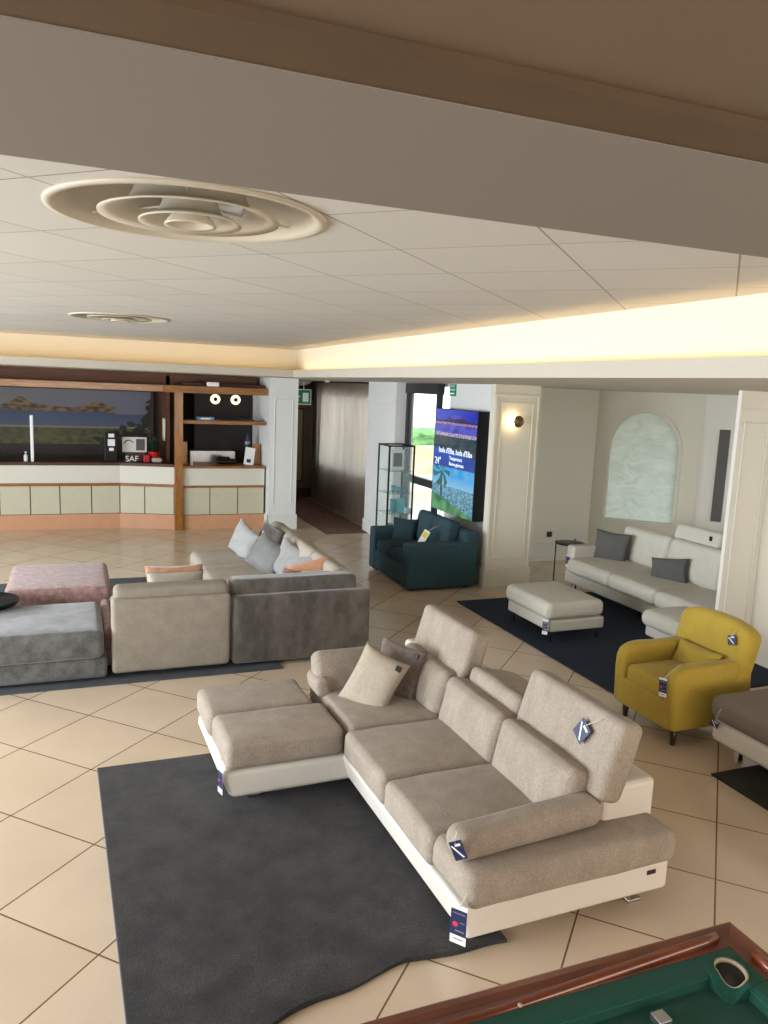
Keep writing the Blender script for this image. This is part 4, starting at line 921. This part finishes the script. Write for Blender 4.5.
pillow('scatter_cushion', 'large charcoal cushion at the left end of the white sofa', M['greyp'], (6.10, 1.19, .59), .50, .42, .12, (-14, 0, -72), 'charcoal cushions on the white sofa', 15)
pillow('scatter_cushion', 'small charcoal lumbar cushion in the middle of the white sofa', M['greyp'], (6.08, .13, .56), .44, .28, .11, (-20, -8, -66), 'charcoal cushions on the white sofa', 16)
swing_tag('navy price tag hanging on the arm front of the white sofa', (5.655, 1.43, .47), (.055, .15), 0, 0, (5.67, 1.42, .56), (-1, -.3, 0))
t = thing('side_table', 'small black metal side table beside the white sofa arm', 'side table', (5.98, 1.95, 0))
lathe('tabletop', M['black'], t, (6.02, 1.92, .50), [(.001, 0), (.19, 0), (.20, .012), (.19, .018), (.001, .012)], 32)
for x, y in ((5.84, 1.98), (5.98, 1.74), (6.17, 2.03)): tube('leg', M['black'], t, [(x, y, 0), (x, y, .545)], .009)
o = box('power_socket', M['blackp'], None, 6.42, 6.50, 3.055, 3.069, .36, .44, bev=.004); tag(o, 'small black wall socket seen behind the side table', 'socket')

# ================================================================== ARMCHAIR
t = thing('armchair', 'mustard yellow upholstered armchair with dark tapered legs', 'armchair', (4.25, -2.2, 0))
MU = M['mustard']
ax0, ax1, ay0, ay1 = 3.77, 4.5, -2.56, -1.90
soft('seat_base', MU, t, (4.155, -2.23, .23), (.745, .56, .22), r=.03)
soft('seat_cushion', MU, t, (4.07, -2.23, .385), (.56, .42, .13), r=.04, puff=(0, 0, .015), wr=.003)
# arm profile in XZ: rounded front, sweeping up to the back
prof = [(3.79, .125), (3.775, .40), (3.78, .49), (3.805, .55), (3.875, .582), (3.95, .592), (4.15, .585), (4.30, .59), (4.42, .60), (4.48, .56), (4.50, .3), (4.50, .125)]
for y in (ay0, ay1-.12):
    a_ = prism('armrest', MU, t, prof, 'y', y, y+.12, bev=.03, smooth=True)
bm = soft_bm((4.40, -2.235, .52), (.15, .71, .70), r=.06, rot=(0, 11, 0), n=14)
for v in bm.verts:
    k_ = max(0, (v.co.z-.55)/.3); w_ = (v.co.y+2.235)/.355; v.co.z -= .07*k_*abs(w_)**3; v.co.y = -2.235+(v.co.y+2.235)*(1-.10*max(0, (.55-v.co.z)/.3)*1)
link_mesh('backrest', bm, MU, t, True)
for x, y in ((3.87, -2.49), (3.87, -1.97), (4.44, -2.49), (4.44, -1.97)): tube('leg', M['legdark'], t, [(x, y, .0), (x, y, .13)], [.018, .03], 10)
pillow('scatter_cushion', 'mustard lumbar cushion on the armchair seat', MU, (4.26, -2.23, .52), .44, .20, .10, (-22, 0, -90), None, 17)
swing_tag('navy price tag hanging over the near arm of the armchair', (3.755, -2.46, .50), (.06, .135), 4, 0, (3.88, -2.49, .60), (-1, -.25, 0))
swing_tag('navy swing tag pinned to the armchair backrest', (4.355, -2.45, .76), (.07, .07), 20, 12, (4.39, -2.48, .82), (-1, 0, .1), 'fold')

# ================================================================== TAUPE LOUNGE SOFA + OLIVE RUG
t = thing('daybed', 'taupe fabric daybed with white leather base at the right edge', 'daybed', (4.6, -3.4, 0))
soft('cushion', M['taupe'], t, (4.55, -3.42, .40), (1.30, 1.35, .17), r=.06, puff=(0, 0, .01)); soft('base', M['leather'], t, (4.56, -3.42, .235), (1.26, 1.33, .16), r=.045)
for x, y in ((4.10, -2.86), (4.10, -3.95), (5.0, -2.86), (5.0, -3.95)): boxes('leg', M['chrome'], t, [(x-.02, x+.02, y-.02, y+.02, .012, .17)])
swing_tag('dark swing tag on the corner of the taupe daybed', (3.905, -2.82, .32), (.06, .05), -15, 0, (3.90, -2.86, .42), (-1, -.2, 0), 'fold')
o = box('area_rug', M['greenrug'], None, 3.80, 5.8, -5.2, -2.93, 0, .012); tag(o, 'dark olive rug under the taupe daybed', 'rug')

# ================================================================== BILLIARD TABLE
t = thing('billiard_table', 'mahogany billiard table with green felt and corner pocket at the bottom edge', 'billiard table', (.6, -5.7, 0))
XE, YE, ZT = 1.785, -4.965, .87; XL, YL = -.9, -6.38
def rail_prof(e):  # cross section, e = outer edge, going inwards
    return [(e-.03, ZT-.14), (e-.004, ZT-.11), (e, ZT-.03), (e-.005, ZT-.012), (e-.018, ZT-.002), (e-.038, ZT), (e-.058, ZT-.006), (e-.098, ZT-.004), (e-.10, ZT-.14)]
def mitred(name, m, along, lo, hi):
    """rail with its far end cut at 45 degrees so the two rails meet in a mitre at the corner"""
    bm = bmesh.new(); pr_ = rail_prof(YE if along == 'x' else XE); e = YE if along == 'x' else XE; A_, B_ = [], []
    for c_, z in pr_:
        d_ = e-c_
        if along == 'x': A_.append(bm.verts.new((lo, c_, z))); B_.append(bm.verts.new((hi-d_, c_, z)))
        else: A_.append(bm.verts.new((c_, lo, z))); B_.append(bm.verts.new((c_, hi-d_, z)))
    bm.faces.new(A_); bm.faces.new(B_[::-1])
    for i in range(len(A_)): j = (i+1) % len(A_); bm.faces.new((A_[i], A_[j], B_[j], B_[i]))
    return link_mesh(name, bm, m, t)
mitred('far_rail', M['railx'], 'x', XL, XE); mitred('side_rail', M['rail'], 'y', YL, YE)
prism('near_rail', M['railx'], t, [(YL, ZT-.13), (YL, ZT), (YL+.10, ZT), (YL+.10, ZT-.13)], 'x', XL, XE-.1)
prism('side_rail', M['rail'], t, [(XL, ZT-.13), (XL, ZT), (XL+.10, ZT), (XL+.10, ZT-.13)], 'y', YL+.10, YE-.10)
tube('rail_bead', M['railx'], t, [(XE-.115, YE-.062, ZT+.006), (XE-.16, YE-.062, ZT), (1.3, YE-.072, ZT-.006), (.9, YE-.085, ZT-.012), (XL, YE-.085, ZT-.012)], [.013, .016, .016, .014, .014], 14)
tube('rail_bead', M['rail'], t, [(XE-.062, YE-.15, ZT+.006), (XE-.062, YE-.2, ZT), (XE-.08, YL, ZT-.012)], [.013, .016, .014], 14)
fx, fy = XE-.098, YE-.098; cw = .066; zt, zb = ZT-.006, ZT-.046
def felt_strip(name, along):
    bm = bmesh.new(); pr_ = [(0, zt), (cw*.8, zt-.002), (cw, zt-.010), (cw-.006, zt-.020), (cw+.0, zb), (0, zb)]
    A_, B_ = [], []
    for d_, z in pr_:
        if along == 'x': A_.append(bm.verts.new((XL+.1, fy-d_, z))); B_.append(bm.verts.new((fx-.135, fy-d_, z)))
        else: A_.append(bm.verts.new((fx-d_, YL+.1, z))); B_.append(bm.verts.new((fx-d_, fy-.135, z)))
    bm.faces.new(A_); bm.faces.new(B_[::-1])
    for i in range(len(A_)): j = (i+1) % len(A_); bm.faces.new((A_[i], A_[j], B_[j], B_[i]))
    return link_mesh(name, bm, M['felt'], t)
felt_strip('far_cushion', 'x'); felt_strip('side_cushion', 'y')
pc = Vector((fx-.068, fy-.072)); pr = .046; N = 48
bm = bmesh.new(); ci, cof = [], []; hx0, hx1, hy0, hy1 = fx-.135, fx, fy-.135, fy
def capz(x, y):
    k_ = max(0, min(1, ((fx-x)-cw)/.05))*max(0, min(1, ((fy-y)-cw)/.05)); return zt+(zb-zt)*k_
for k in range(N):
    a = 2*math.pi*(k+.5)/N; dx, dy = math.cos(a), math.sin(a)
    tm = min(((hx1-pc.x) if dx > 0 else (hx0-pc.x))/dx, ((hy1-pc.y) if dy > 0 else (hy0-pc.y))/dy)
    rx = pc.x+pr*.86*dx; ry = pc.y+pr*dy; ci.append(bm.verts.new((rx, ry, capz(rx, ry)))); x, y = pc.x+dx*tm, pc.y+dy*tm; cof.append(bm.verts.new((x, y, capz(x, y))))
for k in range(N): j = (k+1) % N; bm.faces.new((ci[k], cof[k], cof[j], ci[j]))
skirt = {}
for k in range(N):
    j = (k+1) % N; a, b = cof[k], cof[j]
    for v in (a, b):
        if v not in skirt: skirt[v] = bm.verts.new((v.co.x, v.co.y, zb-.004))
    if a.co.x < hx0+.01 or a.co.y < hy0+.01:
        try: bm.faces.new((a, b, skirt[b], skirt[a]))
        except ValueError: pass
link_mesh('pocket_corner', bm, M['felt'], t)
bm = bmesh.new(); a0, a1 = [], []
for k in range(N):
    a = 2*math.pi*(k+.5)/N; w_ = .0012+.003*max(0, math.cos(a-R(-50))); dx, dy = math.cos(a), math.sin(a)
    for rr, zz, L_ in ((pr+.002, .003, a0), (pr-w_*1.5, -.004, a1)): x, y = pc.x+rr*.86*dx, pc.y+rr*dy; L_.append(bm.verts.new((x, y, capz(x, y)+zz)))
a2 = [bm.verts.new((v.co.x, v.co.y, v.co.z-.02)) for v in a1]; a3 = [bm.verts.new((v.co.x, v.co.y, v.co.z-.02)) for v in a0]
for k in range(N):
    j = (k+1) % N
    for P_, Q_ in ((a0, a1), (a1, a2), (a2, a3), (a3, a0)): bm.faces.new((P_[k], P_[j], Q_[j], Q_[k]))
link_mesh('pocket_rim', bm, M['ivory'], t, True)
lathe('pocket_cup', M['pocket'], t, (pc.x, pc.y, zb), [(pr*.84, .03), (pr*.84, -.05), (pr*.7, -.10), (.001, -.11)], 32)
# bed cloth in three flat pieces of one mesh around the pocket corner
bm = bmesh.new()
P_ = [(XL+.1, YL+.1), (fx, YL+.1), (fx, hy0), (hx0, hy0), (hx0, fy), (XL+.1, fy)]
bm.faces.new([bm.verts.new((x, y, zb)) for x, y in P_]); link_mesh('bed_cloth', bm, M['felt'], t)
box('slate_frame', M['rail'], t, XL+.05, XE-.25, YL+.05, YE-.25, ZT-.25, ZT-.06)
for x in (.987, .40, -.19): lathe('rail_marker', M['ivory'], t, (x, YE-.093, ZT-.002), [(.0001, .005), (.006, .004), (.007, 0)], 14)
for x, y in ((XL+.15, YE-.15), (XE-.15, YE-.20), (XL+.15, YL+.15), (XE-.15, YL+.15)): lathe('leg', M['rail'], t, (x, y, 0), [(.06, 0), (.075, .05), (.05, .12), (.06, .4), (.09, .6), (.09, .70)], 24)
for bb in ((XL+.03, XE-.03, YE-.05, YE-.03, ZT-.28, ZT-.13), (XE-.05, XE-.03, YL+.03, YE-.05, ZT-.28, ZT-.13), (XL+.03, XE-.03, YL+.02, YL+.05, ZT-.28, ZT-.13), (XL+.02, XL+.05, YL+.05, YE-.05, ZT-.28, ZT-.13)): box('apron', M['rail'], t, *bb)

o = box('chalk_block', M['silver'], None, 1.315, 1.355, -5.205, -5.165, zb, zb+.022, bev=.003); tag(o, 'small grey chalk cube on the green felt at the bottom edge', 'chalk')
